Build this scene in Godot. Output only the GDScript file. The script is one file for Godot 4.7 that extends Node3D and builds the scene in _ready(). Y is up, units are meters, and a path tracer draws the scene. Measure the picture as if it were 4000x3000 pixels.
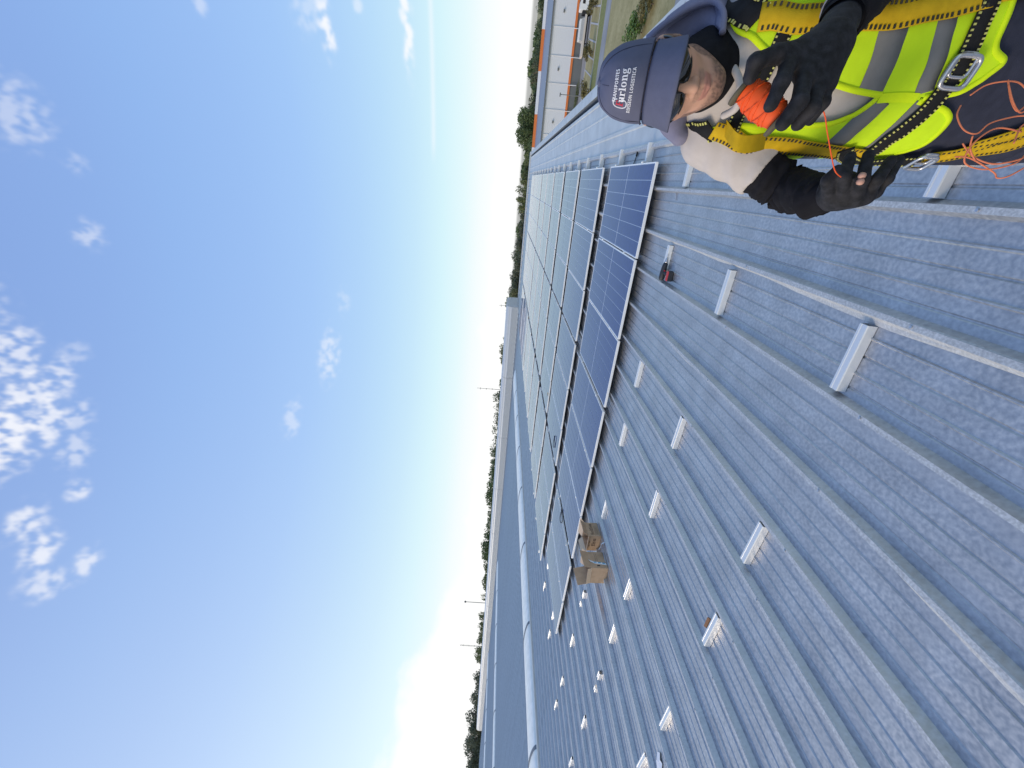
extends Node3D
# A worker on a galvanised warehouse roof with rows of solar panels; the photograph was taken with the phone turned on its side.
# World: y up, metres. The roof plane rises gently along -z (its ribs run that way); x grows to the right of the ribs.

const ROOF_TILT := 0.033
const GROUND_Y := -13.5
const EYE := 1.922
const RIB0 := 0.455
const RIB_PITCH := 0.487

var M := {}
var used := {}
var rng := RandomNumberGenerator.new()
var roof_frame := Transform3D(Basis(Vector3.RIGHT, ROOF_TILT), Vector3.ZERO)

# ---------------------------------------------------------------- helpers
func numbered(called: String) -> String:
	if not used.has(called):
		used[called] = 0
		return called
	used[called] += 1
	return "%s_%03d" % [called, used[called]]

func thing(called: String, label: String, category: String, at := Transform3D(), group := "") -> Node3D:
	var o := Node3D.new()
	o.name = numbered(called)
	add_child(o)
	o.transform = at
	o.set_meta("label", label)
	o.set_meta("category", category)
	if group: o.set_meta("group", group)
	return o

func copy_of(src: Node3D, at: Transform3D, label: String) -> Node3D:
	var base: String = src.name
	if base.length() > 4 and base.substr(base.length() - 4, 1) == "_": base = base.substr(0, base.length() - 4)
	var c: Node3D = src.duplicate()
	c.name = numbered(base)
	add_child(c)
	c.transform = at
	c.set_meta("label", label)
	return c

func setting(called: String) -> Node3D:
	var o := Node3D.new()
	o.name = numbered(called)
	add_child(o)
	o.set_meta("kind", "structure")
	return o

func sub(called: String, mesh: Mesh, mat: Material, parent: Node, at := Transform3D()) -> MeshInstance3D:
	var o := MeshInstance3D.new()
	o.name = called
	o.mesh = mesh
	if mat: o.material_override = mat
	o.transform = at
	parent.add_child(o, true)
	return o

func begin() -> SurfaceTool:
	var st := SurfaceTool.new()
	st.begin(Mesh.PRIMITIVE_TRIANGLES)
	st.set_smooth_group(-1)
	return st

func done(st: SurfaceTool) -> ArrayMesh:
	st.generate_normals()
	return st.commit()

func tri(st: SurfaceTool, a: Vector3, b: Vector3, c: Vector3) -> void:
	st.add_vertex(a); st.add_vertex(b); st.add_vertex(c)

func quad(st: SurfaceTool, a: Vector3, b: Vector3, c: Vector3, d: Vector3) -> void:
	tri(st, a, b, c); tri(st, a, c, d)

func box(st: SurfaceTool, lo: Vector3, hi: Vector3, f := Transform3D()) -> void:
	var p: Array[Vector3] = []
	for i in 8: p.append(f * Vector3(hi.x if i & 1 else lo.x, hi.y if i & 2 else lo.y, hi.z if i & 4 else lo.z))
	quad(st, p[0], p[2], p[3], p[1]); quad(st, p[5], p[7], p[6], p[4])
	quad(st, p[4], p[6], p[2], p[0]); quad(st, p[1], p[3], p[7], p[5])
	quad(st, p[2], p[6], p[7], p[3]); quad(st, p[0], p[1], p[5], p[4])

# box with its upright edges and top edge chamfered
func soft_box(st: SurfaceTool, lo: Vector3, hi: Vector3, c: float, f := Transform3D()) -> void:
	var poly := PackedVector2Array([Vector2(lo.x + c, lo.z), Vector2(hi.x - c, lo.z), Vector2(hi.x, lo.z + c), Vector2(hi.x, hi.z - c), Vector2(hi.x - c, hi.z), Vector2(lo.x + c, hi.z), Vector2(lo.x, hi.z - c), Vector2(lo.x, lo.z + c)])
	var mid := Vector2((lo.x + hi.x) / 2, (lo.z + hi.z) / 2)
	var rings := []
	for k in 4:
		var y: float = [lo.y, lo.y + c, hi.y - c, hi.y][k]
		var ring: Array[Vector3] = []
		for p in poly:
			var q := p
			if k == 0 or k == 3: q = p - Vector2(sign(p.x - mid.x), sign(p.y - mid.y)) * c * 0.7
			ring.append(f * Vector3(q.x, y, q.y))
		rings.append(ring)
	loft(st, rings, true, true)

# rings of equal size joined into a skin; caps close the ends
func loft(st: SurfaceTool, rings: Array, cap0 := false, cap1 := false, closed := true) -> void:
	for k in rings.size() - 1:
		var a: Array = rings[k]
		var b: Array = rings[k + 1]
		var n := a.size()
		for i in (n if closed else n - 1):
			var j := (i + 1) % n
			quad(st, a[i], b[i], b[j], a[j])
	for e in 2:
		if (e == 0 and cap0) or (e == 1 and cap1):
			var r: Array = rings[0 if e == 0 else rings.size() - 1]
			var c := Vector3.ZERO
			for p: Vector3 in r: c += p
			c /= r.size()
			for i in r.size():
				var j := (i + 1) % r.size()
				if e == 0: tri(st, c, r[i], r[j])
				else: tri(st, c, r[j], r[i])

func tube(st: SurfaceTool, pts: Array, radius, sides := 8, caps := true) -> void:
	var rings := []
	var side := Vector3.ZERO
	for i in pts.size():
		var t: Vector3 = (pts[min(i + 1, pts.size() - 1)] - pts[max(i - 1, 0)]).normalized()
		if side == Vector3.ZERO: side = t.cross(Vector3.UP if abs(t.y) < 0.9 else Vector3.RIGHT).normalized()
		side = (side - t * side.dot(t)).normalized()
		var up := t.cross(side)
		var r: float = radius[i] if radius is Array else radius
		var ring: Array[Vector3] = []
		for k in sides:
			var a := TAU * k / sides
			ring.append(pts[i] + (side * cos(a) + up * sin(a)) * r)
		rings.append(ring)
	loft(st, rings, caps, caps)

func smooth_path(pts: Array, per := 6) -> Array:
	var out := []
	for i in pts.size() - 1:
		var p0: Vector3 = pts[max(i - 1, 0)]
		var p1: Vector3 = pts[i]
		var p2: Vector3 = pts[i + 1]
		var p3: Vector3 = pts[min(i + 2, pts.size() - 1)]
		for k in per: out.append(p1.cubic_interpolate(p2, p0, p3, float(k) / per))
	out.append(pts[pts.size() - 1])
	return out

func ordinal(n: int) -> String:
	return ["first", "second", "third", "fourth", "fifth", "sixth", "seventh", "eighth", "ninth", "tenth", "eleventh", "twelfth", "thirteenth", "fourteenth"][n - 1]

func lin(r: float, g: float, b: float) -> Color:
	return Color(r, g, b).linear_to_srgb()

func paint(c: Color, rough := 0.7, metal := 0.0, spec := 0.5) -> StandardMaterial3D:
	var m := StandardMaterial3D.new()
	m.albedo_color = c
	m.roughness = rough
	m.metallic = metal
	m.metallic_specular = spec
	return m

func noise_image(seed_: int, freq: float, size: int, octaves := 4, kind := FastNoiseLite.TYPE_SIMPLEX_SMOOTH) -> Image:
	var n := FastNoiseLite.new()
	n.seed = seed_
	n.noise_type = kind
	n.frequency = freq
	n.fractal_octaves = octaves
	return n.get_seamless_image(size, size, false, false, 0.15)

# texture running between two colours with a noise picture
func ramp_texture(img: Image, a: Color, b: Color, contrast := 1.0, second: Image = null, share := 0.5) -> ImageTexture:
	var w := img.get_width()
	var out := Image.create(w, w, true, Image.FORMAT_RGB8)
	var w2 := second.get_width() if second else 1
	for y in w:
		for x in w:
			var v := img.get_pixel(x, y).r
			if second: v = lerp(v, second.get_pixel(x % w2, y % w2).r, share)
			v = clamp((v - 0.5) * contrast + 0.5, 0.0, 1.0)
			out.set_pixel(x, y, a.lerp(b, v))
	out.generate_mipmaps()
	return ImageTexture.create_from_image(out)

func grey_texture(img: Image, lo: float, hi: float, contrast := 1.5) -> ImageTexture:
	return ramp_texture(img, Color(lo, lo, lo), Color(hi, hi, hi), contrast)

func bump_texture(img: Image, strength: float) -> ImageTexture:
	var i: Image = img.duplicate()
	i.convert(Image.FORMAT_RGB8)
	i.bump_map_to_normal_map(strength)
	i.generate_mipmaps()
	return ImageTexture.create_from_image(i)

func triplanar(m: StandardMaterial3D, metres: float, world := true) -> StandardMaterial3D:
	m.uv1_triplanar = true
	m.uv1_world_triplanar = world
	m.uv1_scale = Vector3.ONE / metres
	return m

# ---------------------------------------------------------------- sky
const SKY_KEYS := [[-90.0, 0.30, 0.31, 0.30], [-4.0, 0.62, 0.63, 0.62], [0.0, 1.02, 1.02, 1.02], [3.0, 1.0, 1.01, 1.01], [5.0, 0.92, 0.99, 1.0], [7.0, 0.79, 0.96, 0.99], [9.8, 0.67, 0.91, 0.98], [13.3, 0.56, 0.80, 0.97], [16.7, 0.485, 0.725, 0.965], [20.0, 0.43, 0.66, 0.955], [26.0, 0.36, 0.575, 0.94], [32.0, 0.32, 0.52, 0.90], [39.0, 0.285, 0.475, 0.86], [45.0, 0.262, 0.43, 0.81], [51.0, 0.245, 0.40, 0.775], [90.0, 0.18, 0.31, 0.66]]
# wisps: azimuth and height in degrees, half widths, density
const CLOUDS := [[2.7, 47.4, 3.2, 1.7, 0.5], [-2.5, 44.8, 1.0, 0.6, 0.35], [-11.2, 45.3, 1.5, 0.9, 0.55], [-28.4, 50.4, 3.6, 1.3, 0.9], [-31.5, 47.6, 2.2, 0.9, 0.8], [-27.8, 46.8, 1.6, 0.8, 0.35], [13.2, 21.2, 2.1, 0.55, 1.3], [14.6, 22.6, 1.9, 1.2, 0.4], [14.2, 13.2, 3.6, 0.5, 1.3], [15.1, 17.9, 1.0, 0.35, 0.6], [14.3, 31.9, 0.8, 0.6, 0.5], [-25.3, 23.8, 3.0, 1.0, 0.65], [-17.3, 22.3, 1.5, 0.6, 0.3], [-40.2, 50.0, 4.4, 1.7, 1.25], [-34.0, 49.2, 2.6, 1.3, 1.0], [-37.7, 47.6, 2.6, 0.9, 1.0], [-36.5, 46.0, 2.0, 0.9, 0.6], [-41.2, 45.5, 2.0, 1.0, 0.6], [-46.3, 44.3, 1.1, 0.7, 0.9], [-50.7, 46.6, 2.1, 1.0, 1.0], [-53.8, 44.8, 2.0, 0.9, 1.1], [-54.8, 41.5, 1.6, 0.7, 0.9], [-57.4, 43.5, 1.6, 1.2, 0.8], [-34.6, 27.4, 2.2, 0.8, 0.5], [-22.0, 53.5, 4.0, 2.0, 0.7], [20.0, 53.0, 9.0, 2.5, 0.5], [12.0, 51.5, 3.0, 1.6, 0.5]]

func sky_base(el: float) -> Vector3:
	for i in SKY_KEYS.size() - 1:
		var a: Array = SKY_KEYS[i]
		var b: Array = SKY_KEYS[i + 1]
		if el <= b[0]:
			var t: float = (el - a[0]) / (b[0] - a[0])
			return Vector3(lerp(a[1], b[1], t), lerp(a[2], b[2], t), lerp(a[3], b[3], t))
	return Vector3(0.18, 0.31, 0.66)

func make_sky() -> Sky:
	var w := 2048
	var h := 1024
	var img := Image.create(w, h, false, Image.FORMAT_RGBF)
	var fluff := FastNoiseLite.new()
	fluff.seed = 11
	fluff.frequency = 0.34
	fluff.fractal_octaves = 5
	fluff.fractal_gain = 0.55
	var broad := FastNoiseLite.new()
	broad.seed = 5
	broad.frequency = 0.05
	broad.fractal_octaves = 3
	var white := Vector3(1.0, 1.0, 1.03)
	for y in h:
		var el := 90.0 - 180.0 * (y + 0.5) / h
		var base := sky_base(el)
		var near: Array = []
		for c: Array in CLOUDS:
			if abs(el - c[1]) < c[3] * 2.6 + 0.8: near.append(c)
		for x in w:
			var az := 360.0 * (x + 0.5) / w
			if az > 180.0: az -= 360.0
			var col := base
			if el > -1.0:
				# paler air towards the low sun on the left
				var off: float = abs(wrapf(az + 115.0, -180.0, 180.0))
				var pale: float = exp(-pow(off / 62.0, 2.0)) * exp(-pow(max(el - 12.0, 0.0) / 38.0, 2.0))
				col = col.lerp(Vector3(0.92, 0.95, 1.02), 0.42 * pale)
				col += Vector3(0.30, 0.28, 0.25) * exp(-pow(off / 34.0, 2.0)) * exp(-pow((el - 12.0) / 15.0, 2.0))
				# low bank of cloud and streaks above the horizon
				var edge: float = 3.2 + 6.3 * smoothstep(-48.0, -68.0, az) + 1.2 * broad.get_noise_2d(az * 2.0, 3.0) + (1.3 * fluff.get_noise_2d(az * 0.7, el * 1.2) if el < 16.0 else 0.0)
				if el < 14.0: col = col.lerp(Vector3(1.03, 1.03, 1.02), smoothstep(edge + 0.7, edge - 1.6, el) * 0.95)
				if el > 9.5 and el < 12.0:
					var trail: float = exp(-pow((el - 10.75 + 0.02 * (az - 9.0)) / 0.22, 2.0)) * smoothstep(0.5, 4.0, az) * smoothstep(40.0, 25.0, az)
					col = col.lerp(white, trail * 0.45)
				for c: Array in near:
					var da: float = (az - c[0]) / c[2]
					if abs(da) > 2.6: continue
					var de: float = (el - c[1]) / c[3]
					var n := fluff.get_noise_2d(az * 1.6, el * 2.3)
					var q: float = smoothstep(0.08, 1.1, exp(-(da * da + de * de) * 0.7) * (0.86 + 1.9 * n)) * 0.66
					col = col.lerp(white, clamp(q * c[4], 0.0, 0.92))
			img.set_pixel(x, y, Color(col.x, col.y, col.z))
	var p := PanoramaSkyMaterial.new()
	p.panorama = ImageTexture.create_from_image(img)
	p.filter = true
	var s := Sky.new()
	s.sky_material = p
	return s

# ---------------------------------------------------------------- camera, light
func make_camera_and_light() -> void:
	var pitch := 0.0493
	var roll := 0.0607
	var yaw := 0.477
	var fwd := Vector3(0, -sin(pitch), -cos(pitch))
	var up0 := Vector3.RIGHT.cross(fwd)
	var right := Vector3.RIGHT * cos(roll) + up0 * sin(roll)
	var up := up0 * cos(roll) - Vector3.RIGHT * sin(roll)
	var turn := roof_frame.basis * Basis(Vector3.UP, yaw)
	# the phone lies on its side: the picture's right is the world's down
	var cam := Camera3D.new()
	cam.name = "camera"
	add_child(cam)
	cam.transform = Transform3D(turn * Basis(-up, right, -fwd), roof_frame * Vector3(0, EYE, 0))
	cam.fov = rad_to_deg(2.0 * atan(1500.0 / 1545.0))
	cam.near = 0.05
	cam.far = 3000.0
	cam.current = true

	var env := Environment.new()
	env.background_mode = Environment.BG_SKY
	env.sky = make_sky()
	env.tonemap_mode = Environment.TONE_MAPPER_LINEAR
	env.tonemap_exposure = 1.0
	env.sdfgi_enabled = true
	env.ssao_enabled = true
	env.ssil_enabled = true
	var we := WorldEnvironment.new()
	we.name = "environment"
	we.environment = env
	add_child(we)

	var sun := DirectionalLight3D.new()
	sun.name = "sun"
	add_child(sun)
	var az := deg_to_rad(-118.0)
	var el := deg_to_rad(24.0)
	var towards := Vector3(sin(az) * cos(el), sin(el), -cos(az) * cos(el))
	sun.look_at_from_position(towards * 50.0, Vector3.ZERO)
	sun.light_energy = 0.7
	sun.light_color = Color(1.0, 0.92, 0.82)
	sun.light_angular_distance = 24.0
	sun.shadow_enabled = true

# ---------------------------------------------------------------- materials
func make_materials() -> void:
	var coarse := noise_image(3, 0.012, 512, 4)
	var fine := noise_image(21, 0.09, 512, 3)
	var flake := noise_image(9, 0.075, 1024, 4)
	var cloudy := noise_image(13, 0.006, 1024, 4)
	var zinc := StandardMaterial3D.new()
	zinc.albedo_texture = ramp_texture(flake, lin(0.34, 0.34, 0.342), lin(0.66, 0.66, 0.66), 1.25, cloudy, 0.36)
	zinc.metallic = 0.8
	zinc.roughness_texture = grey_texture(flake, 0.36, 0.58)
	zinc.roughness = 1.0
	M.zinc = triplanar(zinc, 2.3)
	# oxidised, trodden crowns of the ribs: paler, dull, with dark specks
	var worn := StandardMaterial3D.new()
	worn.albedo_texture = ramp_texture(flake, lin(0.36, 0.37, 0.375), lin(0.66, 0.67, 0.67), 1.5, coarse, 0.3)
	worn.metallic = 0.35
	worn.roughness = 0.62
	M.worn = triplanar(worn, 1.3)
	var flash := StandardMaterial3D.new()
	flash.albedo_texture = ramp_texture(cloudy, lin(0.52, 0.52, 0.51), lin(0.66, 0.66, 0.65), 1.2)
	flash.metallic = 0.5
	flash.roughness = 0.5
	M.flashing = triplanar(flash, 4.1)
	M.cladding = paint(lin(0.50, 0.53, 0.55), 0.5, 0.15)
	M.alu = paint(lin(0.74, 0.74, 0.73), 0.45, 0.45)
	M.alu.roughness_texture = grey_texture(coarse, 0.7, 1.0)
	triplanar(M.alu, 0.3)
	M.frame = paint(lin(0.86, 0.86, 0.85), 0.45, 0.2)
	M.dark = paint(lin(0.02, 0.02, 0.022), 0.8)
	M.steel = paint(lin(0.55, 0.55, 0.56), 0.32, 0.9)
	# translucent roof light, greenish white
	M.rooflight = paint(lin(0.90, 0.89, 0.84), 0.4)
	M.rooflight.albedo_texture = ramp_texture(coarse, Color(0.9, 0.91, 0.9), Color(1, 1, 1), 1.3)
	triplanar(M.rooflight, 2.3)
	M.seam = paint(lin(0.16, 0.18, 0.20), 0.6)
	# photovoltaic glass
	var cell := StandardMaterial3D.new()
	cell.albedo_texture = ramp_texture(noise_image(31, 0.03, 256, 3), lin(0.026, 0.046, 0.165), lin(0.033, 0.056, 0.20), 1.2)
	triplanar(cell, 0.8)
	cell.roughness = 0.05
	cell.metallic_specular = 0.32
	M.cell = cell
	M.backsheet = paint(lin(0.40, 0.45, 0.56), 0.06, 0.0, 0.32)
	# ground
	var patch := noise_image(41, 0.006, 512, 5)
	M.grass = StandardMaterial3D.new()
	M.grass.albedo_texture = ramp_texture(noise_image(43, 0.06, 512, 4), lin(0.26, 0.22, 0.085), lin(0.44, 0.37, 0.18), 1.5, patch, 0.5)
	M.grass.roughness = 0.95
	triplanar(M.grass, 19.0)
	M.verge = StandardMaterial3D.new()
	M.verge.albedo_texture = ramp_texture(noise_image(44, 0.05, 256, 4), lin(0.15, 0.17, 0.045), lin(0.27, 0.26, 0.085), 1.4)
	M.verge.roughness = 0.95
	triplanar(M.verge, 9.0)
	M.asphalt = StandardMaterial3D.new()
	M.asphalt.albedo_texture = ramp_texture(patch, lin(0.25, 0.25, 0.25), lin(0.34, 0.34, 0.335), 1.3)
	M.asphalt.roughness = 0.9
	triplanar(M.asphalt, 23.0)
	M.white = paint(lin(0.74, 0.75, 0.77), 0.6)
	M.wallwhite = paint(lin(0.72, 0.735, 0.755), 0.6)
	M.orange = paint(lin(0.72, 0.20, 0.045), 0.55)
	M.grey = paint(lin(0.16, 0.17, 0.17), 0.7)
	M.roofgrey = paint(lin(0.26, 0.27, 0.31), 0.5, 0.3)
	M.rooforange = paint(lin(0.42, 0.22, 0.15), 0.55)
	M.concrete = paint(lin(0.46, 0.45, 0.43), 0.9)
	M.bark = paint(lin(0.10, 0.08, 0.06), 0.95)
	M.leaf = []
	for c: Color in [lin(0.075, 0.10, 0.05), lin(0.085, 0.12, 0.045), lin(0.12, 0.14, 0.055), lin(0.10, 0.11, 0.07), lin(0.14, 0.15, 0.075)]:
		var l := paint(c, 0.8)
		l.backlight_enabled = true
		l.backlight = c * 0.7
		M.leaf.append(l)
	M.bush = paint(lin(0.10, 0.17, 0.035), 0.8)
	M.drybush = paint(lin(0.14, 0.12, 0.04), 0.85)

# ---------------------------------------------------------------- roof
func on_roof(a: float, b: float, y := 0.0, turn := 0.0) -> Transform3D:
	return roof_frame * Transform3D(Basis(Vector3.UP, turn), Vector3(-b, y, -a))

func sheet_profile() -> Array:
	# one pitch: half a rib, the pan with four stiffeners, ready to be repeated
	var p := [Vector2(0.0, 0.044), Vector2(0.013, 0.044), Vector2(0.030, 0.0)]
	for s: Array in [[0.127, 0.007], [0.225, -0.006], [0.319, 0.007], [0.400, -0.006]]:
		p.append(Vector2(s[0] - 0.009, 0.0))
		p.append(Vector2(s[0] - 0.003, s[1]))
		p.append(Vector2(s[0] + 0.003, s[1]))
		p.append(Vector2(s[0] + 0.009, 0.0))
	p.append(Vector2(RIB_PITCH - 0.036, 0.0))
	p.append(Vector2(RIB_PITCH - 0.013, 0.044))
	return p

func sheet_mesh(variant: int, a0: float, a1: float) -> Array:
	var n := FastNoiseLite.new()
	n.seed = 70 + variant
	n.frequency = 0.35
	n.fractal_octaves = 2
	var prof := []
	for k in 2:
		for p: Vector2 in sheet_profile(): prof.append(p + Vector2(RIB_PITCH * k, 0))
	prof.append(Vector2(2 * RIB_PITCH, 0.044))
	var segs := int((a1 - a0) / 0.35)
	var rings := []
	var hem := []
	var mid := []
	for i in segs + 1:
		var a: float = lerp(a0, a1, float(i) / segs)
		var ring: Array[Vector3] = []
		for p: Vector2 in prof:
			var sag := 0.0
			if p.y == 0.0: sag = 0.0022 * n.get_noise_2d(a * 3.0, p.x * 12.0)
			ring.append(Vector3(-p.x, p.y + sag, -a))
		rings.append(ring)
		# lap of the neighbouring sheet: a hem on the rib's far flank, waved and standing off in places
		var w: float = max(0.0, n.get_noise_2d(a * 2.2, 40.0) + 0.12)
		var v: float = n.get_noise_2d(a * 4.0, 90.0)
		var hr: Array[Vector3] = [Vector3(0.0185 + 0.001 * v, 0.0358, -a), Vector3(0.0135, 0.0458, -a), Vector3(-0.0140, 0.0458, -a), Vector3(-0.024 - w * 0.012, 0.022, -a), Vector3(-0.034 - w * 0.034, 0.004 + w * 0.012 + 0.001 * v, -a)]
		hem.append(hr)
		var mr: Array[Vector3] = [Vector3(-RIB_PITCH + 0.0135, 0.0446, -a), Vector3(-RIB_PITCH - 0.0135, 0.0446, -a)]
		mid.append(mr)
	var st := begin()
	loft(st, rings, false, false, false)
	var crown := begin()
	loft(crown, hem, false, false, false)
	loft(crown, mid, false, false, false)
	return [done(st), done(crown)]

func build_roof() -> void:
	var roof := setting("roof")
	roof.transform = roof_frame
	var sheets := []
	for v in 4: sheets.append(sheet_mesh(v, -7.0, 35.2))
	for k in range(-1, 104):
		# sheets are two ribs wide and meet on a rib
		var sh: Array = sheets[posmod(k * 7 + k / 3, 4)]
		var so := sub("roof_sheet", sh[0], M.zinc, roof, Transform3D(Basis(), Vector3(-(RIB0 + 2 * RIB_PITCH * k), 0, 0)))
		sub("rib_crowns", sh[1], M.worn, so)
	# edge flashing to the right of the last rib, in three steps
	var b_edge := RIB0 - 2 * RIB_PITCH
	var st := begin()
	var prof := [Vector2(b_edge + 0.02, 0.043), Vector2(b_edge - 0.022, 0.043), Vector2(b_edge - 0.05, 0.006), Vector2(-0.80, 0.004), Vector2(-0.815, 0.022), Vector2(-0.86, 0.024), Vector2(-0.875, 0.006), Vector2(-1.22, 0.004), Vector2(-1.23, 0.014), Vector2(-1.26, 0.014), Vector2(-1.27, 0.004), Vector2(-1.52, 0.004), Vector2(-1.53, 0.03), Vector2(-1.60, 0.03)]
	var rings := []
	for a: float in [-7.0, 0.0, 7.0, 14.0, 21.0, 28.0, 35.2]:
		var r: Array[Vector3] = []
		for p: Vector2 in prof: r.append(Vector3(-p.x, p.y, -a))
		rings.append(r)
	loft(st, rings, false, false, false)
	sub("edge_flashing", done(st), M.flashing, roof)
	# box gutter and the outer capping
	st = begin()
	rings = []
	for a: float in [-7.0, 35.2]:
		var r: Array[Vector3] = []
		for p: Vector2 in [Vector2(-1.601, 0.028), Vector2(-1.61, -0.16), Vector2(-1.74, -0.16), Vector2(-1.75, 0.018)]: r.append(Vector3(-p.x, p.y, -a))
		rings.append(r)
	loft(st, rings, false, false, false)
	sub("gutter", done(st), M.seam, roof)
	for k in 14:
		st = begin()
		var a0 := -7.0 + k * 3.015
		soft_box(st, Vector3(1.751, -0.30, -a0 - 3.009), Vector3(1.99, 0.02 + 0.002 * (k % 2), -a0), 0.006)
		sub("gutter_capping", done(st), M.flashing, roof)
	# rivets on the capping
	st = begin()
	for k in 70:
		var z := 6.7 - k * 0.6
		box(st, Vector3(1.90, 0.02, z - 0.008), Vector3(1.916, 0.028, z + 0.008))
	var riv := sub("rivets", done(st), M.steel, roof)
	riv.set_meta("kind", "stuff")
	# capping along the far edge
	st = begin()
	soft_box(st, Vector3(-9.9, -0.25, -35.55), Vector3(1.99, 0.10, -35.21), 0.02)
	sub("ridge_capping", done(st), M.flashing, roof)
	# screw heads on the ribs near by
	st = begin()
	for k in range(-1, 12):
		for j in 6:
			var a := 0.3 + j * 1.38
			var b := RIB0 + k * RIB_PITCH
			tube(st, [Vector3(-b, 0.0455, -a), Vector3(-b, 0.051, -a)], 0.007, 6)
	riv = sub("screw_heads", done(st), M.steel, roof)
	riv.set_meta("kind", "stuff")
	# arched roof lights running along the ribs
	for s: Array in [[14.2, 30.0], [38.6, 30.6], [63.0, 34.0]]:
		build_rooflight(roof, s[0], s[1])
	# walls of the hall under the roof
	var hall := setting("hall_walls")
	for w: Array in [[Vector3(1.55, GROUND_Y, -36.0), Vector3(1.75, -0.45, 7.0)], [Vector3(-101.5, GROUND_Y, -36.2), Vector3(1.75, 0.75, -36.0)], [Vector3(-101.7, GROUND_Y, -36.2), Vector3(-101.5, -0.45, 7.0)], [Vector3(-101.5, GROUND_Y, 7.0), Vector3(1.55, -0.5, 7.2)]]:
		st = begin()
		box(st, w[0], w[1])
		sub("wall", done(st), M.concrete, hall)

func build_rooflight(roof: Node3D, b0: float, a_end: float) -> void:
	var w := 1.7
	var hgt := 0.12
	var holder := Node3D.new()
	holder.name = "rooflight"
	roof.add_child(holder, true)
	var st := begin()
	box(st, Vector3(-b0 - w - 0.10, 0.0, -a_end - 0.05), Vector3(-b0 + 0.16, 0.055, 7.0))
	sub("curb", done(st), M.flashing, holder)
	# one curved sheet per bay, each lapping the next
	var bay := 3.55
	var count := int((a_end + 7.0) / bay)
	st = begin()
	st.set_smooth_group(0)
	for k in 2:
		var ring: Array[Vector3] = []
		for i in 15:
			var t: float = PI * i / 14.0
			ring.append(Vector3(-w / 2 + cos(t) * w / 2, 0.05 + sin(t) * hgt, -bay * k * 1.0))
		if k == 0: st.set_meta("r0", ring)
		else: loft(st, [st.get_meta("r0"), ring], false, false, false)
	var pane := done(st)
	st = begin()
	st.set_smooth_group(0)
	var lap := []
	for k in 2:
		var ring: Array[Vector3] = []
		for i in 15:
			var t: float = PI * i / 14.0
			ring.append(Vector3(-w / 2 + cos(t) * (w / 2 + 0.008), 0.05 + sin(t) * (hgt + 0.012), -0.10 * k))
		lap.append(ring)
	loft(st, lap, false, false, false)
	var seam := done(st)
	for k in count:
		var at := Transform3D(Basis(), Vector3(-b0, 0, -(a_end - bay * (k + 1))))
		var p := sub("curved_pane", pane, M.rooflight, holder, at)
		sub("lap_strip", seam, M.seam, p)
	# rounded far end
	st = begin()
	st.set_smooth_group(0)
	var rings := []
	for j in 6:
		var u: float = PI / 2 * j / 5.0
		var ring: Array[Vector3] = []
		for i in 15:
			var t: float = PI * i / 14.0
			ring.append(Vector3(-b0 - w / 2 + cos(t) * w / 2 * cos(u), 0.05 + sin(t) * hgt * cos(u), -a_end - sin(u) * 0.45))
		rings.append(ring)
	loft(st, rings, false, false, false)
	sub("end_dome", done(st), M.rooflight, holder)

# raised ridge monitor clad in level corrugated sheet
func build_monitor() -> void:
	var t := thing("ridge_monitor", "long low roof monitor clad in pale corrugated sheet along the far roof edge", "roof monitor", roof_frame)
	var prof: Array[Vector2] = []   # depth behind the face, height
	for i in 10:
		prof.append(Vector2(0.0, 0.05 + 0.062 * i))
		prof.append(Vector2(0.028, 0.05 + 0.062 * i + 0.031))
	for i in 9:
		var u: float = PI / 2 * i / 8.0
		var rr: float = 0.36 - (0.018 if i % 2 else 0.0)
		prof.append(Vector2(0.40 - cos(u) * rr, 0.68 + sin(u) * rr))
	prof.append(Vector2(3.0, 1.04))
	prof.append(Vector2(3.3, 0.75))
	prof.append(Vector2(3.3, 0.0))
	# panels about seven metres long
	for k in 11:
		var b0 := 10.1 + k * 7.1
		var st := begin()
		var rings := []
		for e in 2:
			var ring: Array[Vector3] = []
			for p in prof: ring.append(Vector3(-(b0 + 7.08 * e), p.y, -34.4 - p.x))
			ring.append(Vector3(-(b0 + 7.08 * e), 0.0, -34.4))
			rings.append(ring)
		loft(st, rings, k == 0, k == 10)
		sub("cladding", done(st), M.cladding, t)
	var st2 := begin()
	for i in 14: box(st2, Vector3(-10.098, 0.06 + i * 0.062, -37.6), Vector3(-10.06, 0.085 + i * 0.062, -34.5))
	sub("end_cladding", done(st2), M.white, t)

# ---------------------------------------------------------------- solar panels and rails
const PANEL_TOP := 0.12
const ROW_A := [5.44, 8.34, 11.02, 13.82, 16.57, 19.25, 22.1, 24.65, 27.47]
const COL_B := [-0.32, 0.835, 1.993, 3.222, 4.393, 5.544, 6.93, 8.10, 9.26]
const PW := 1.134
const PL := 2.28

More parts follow.
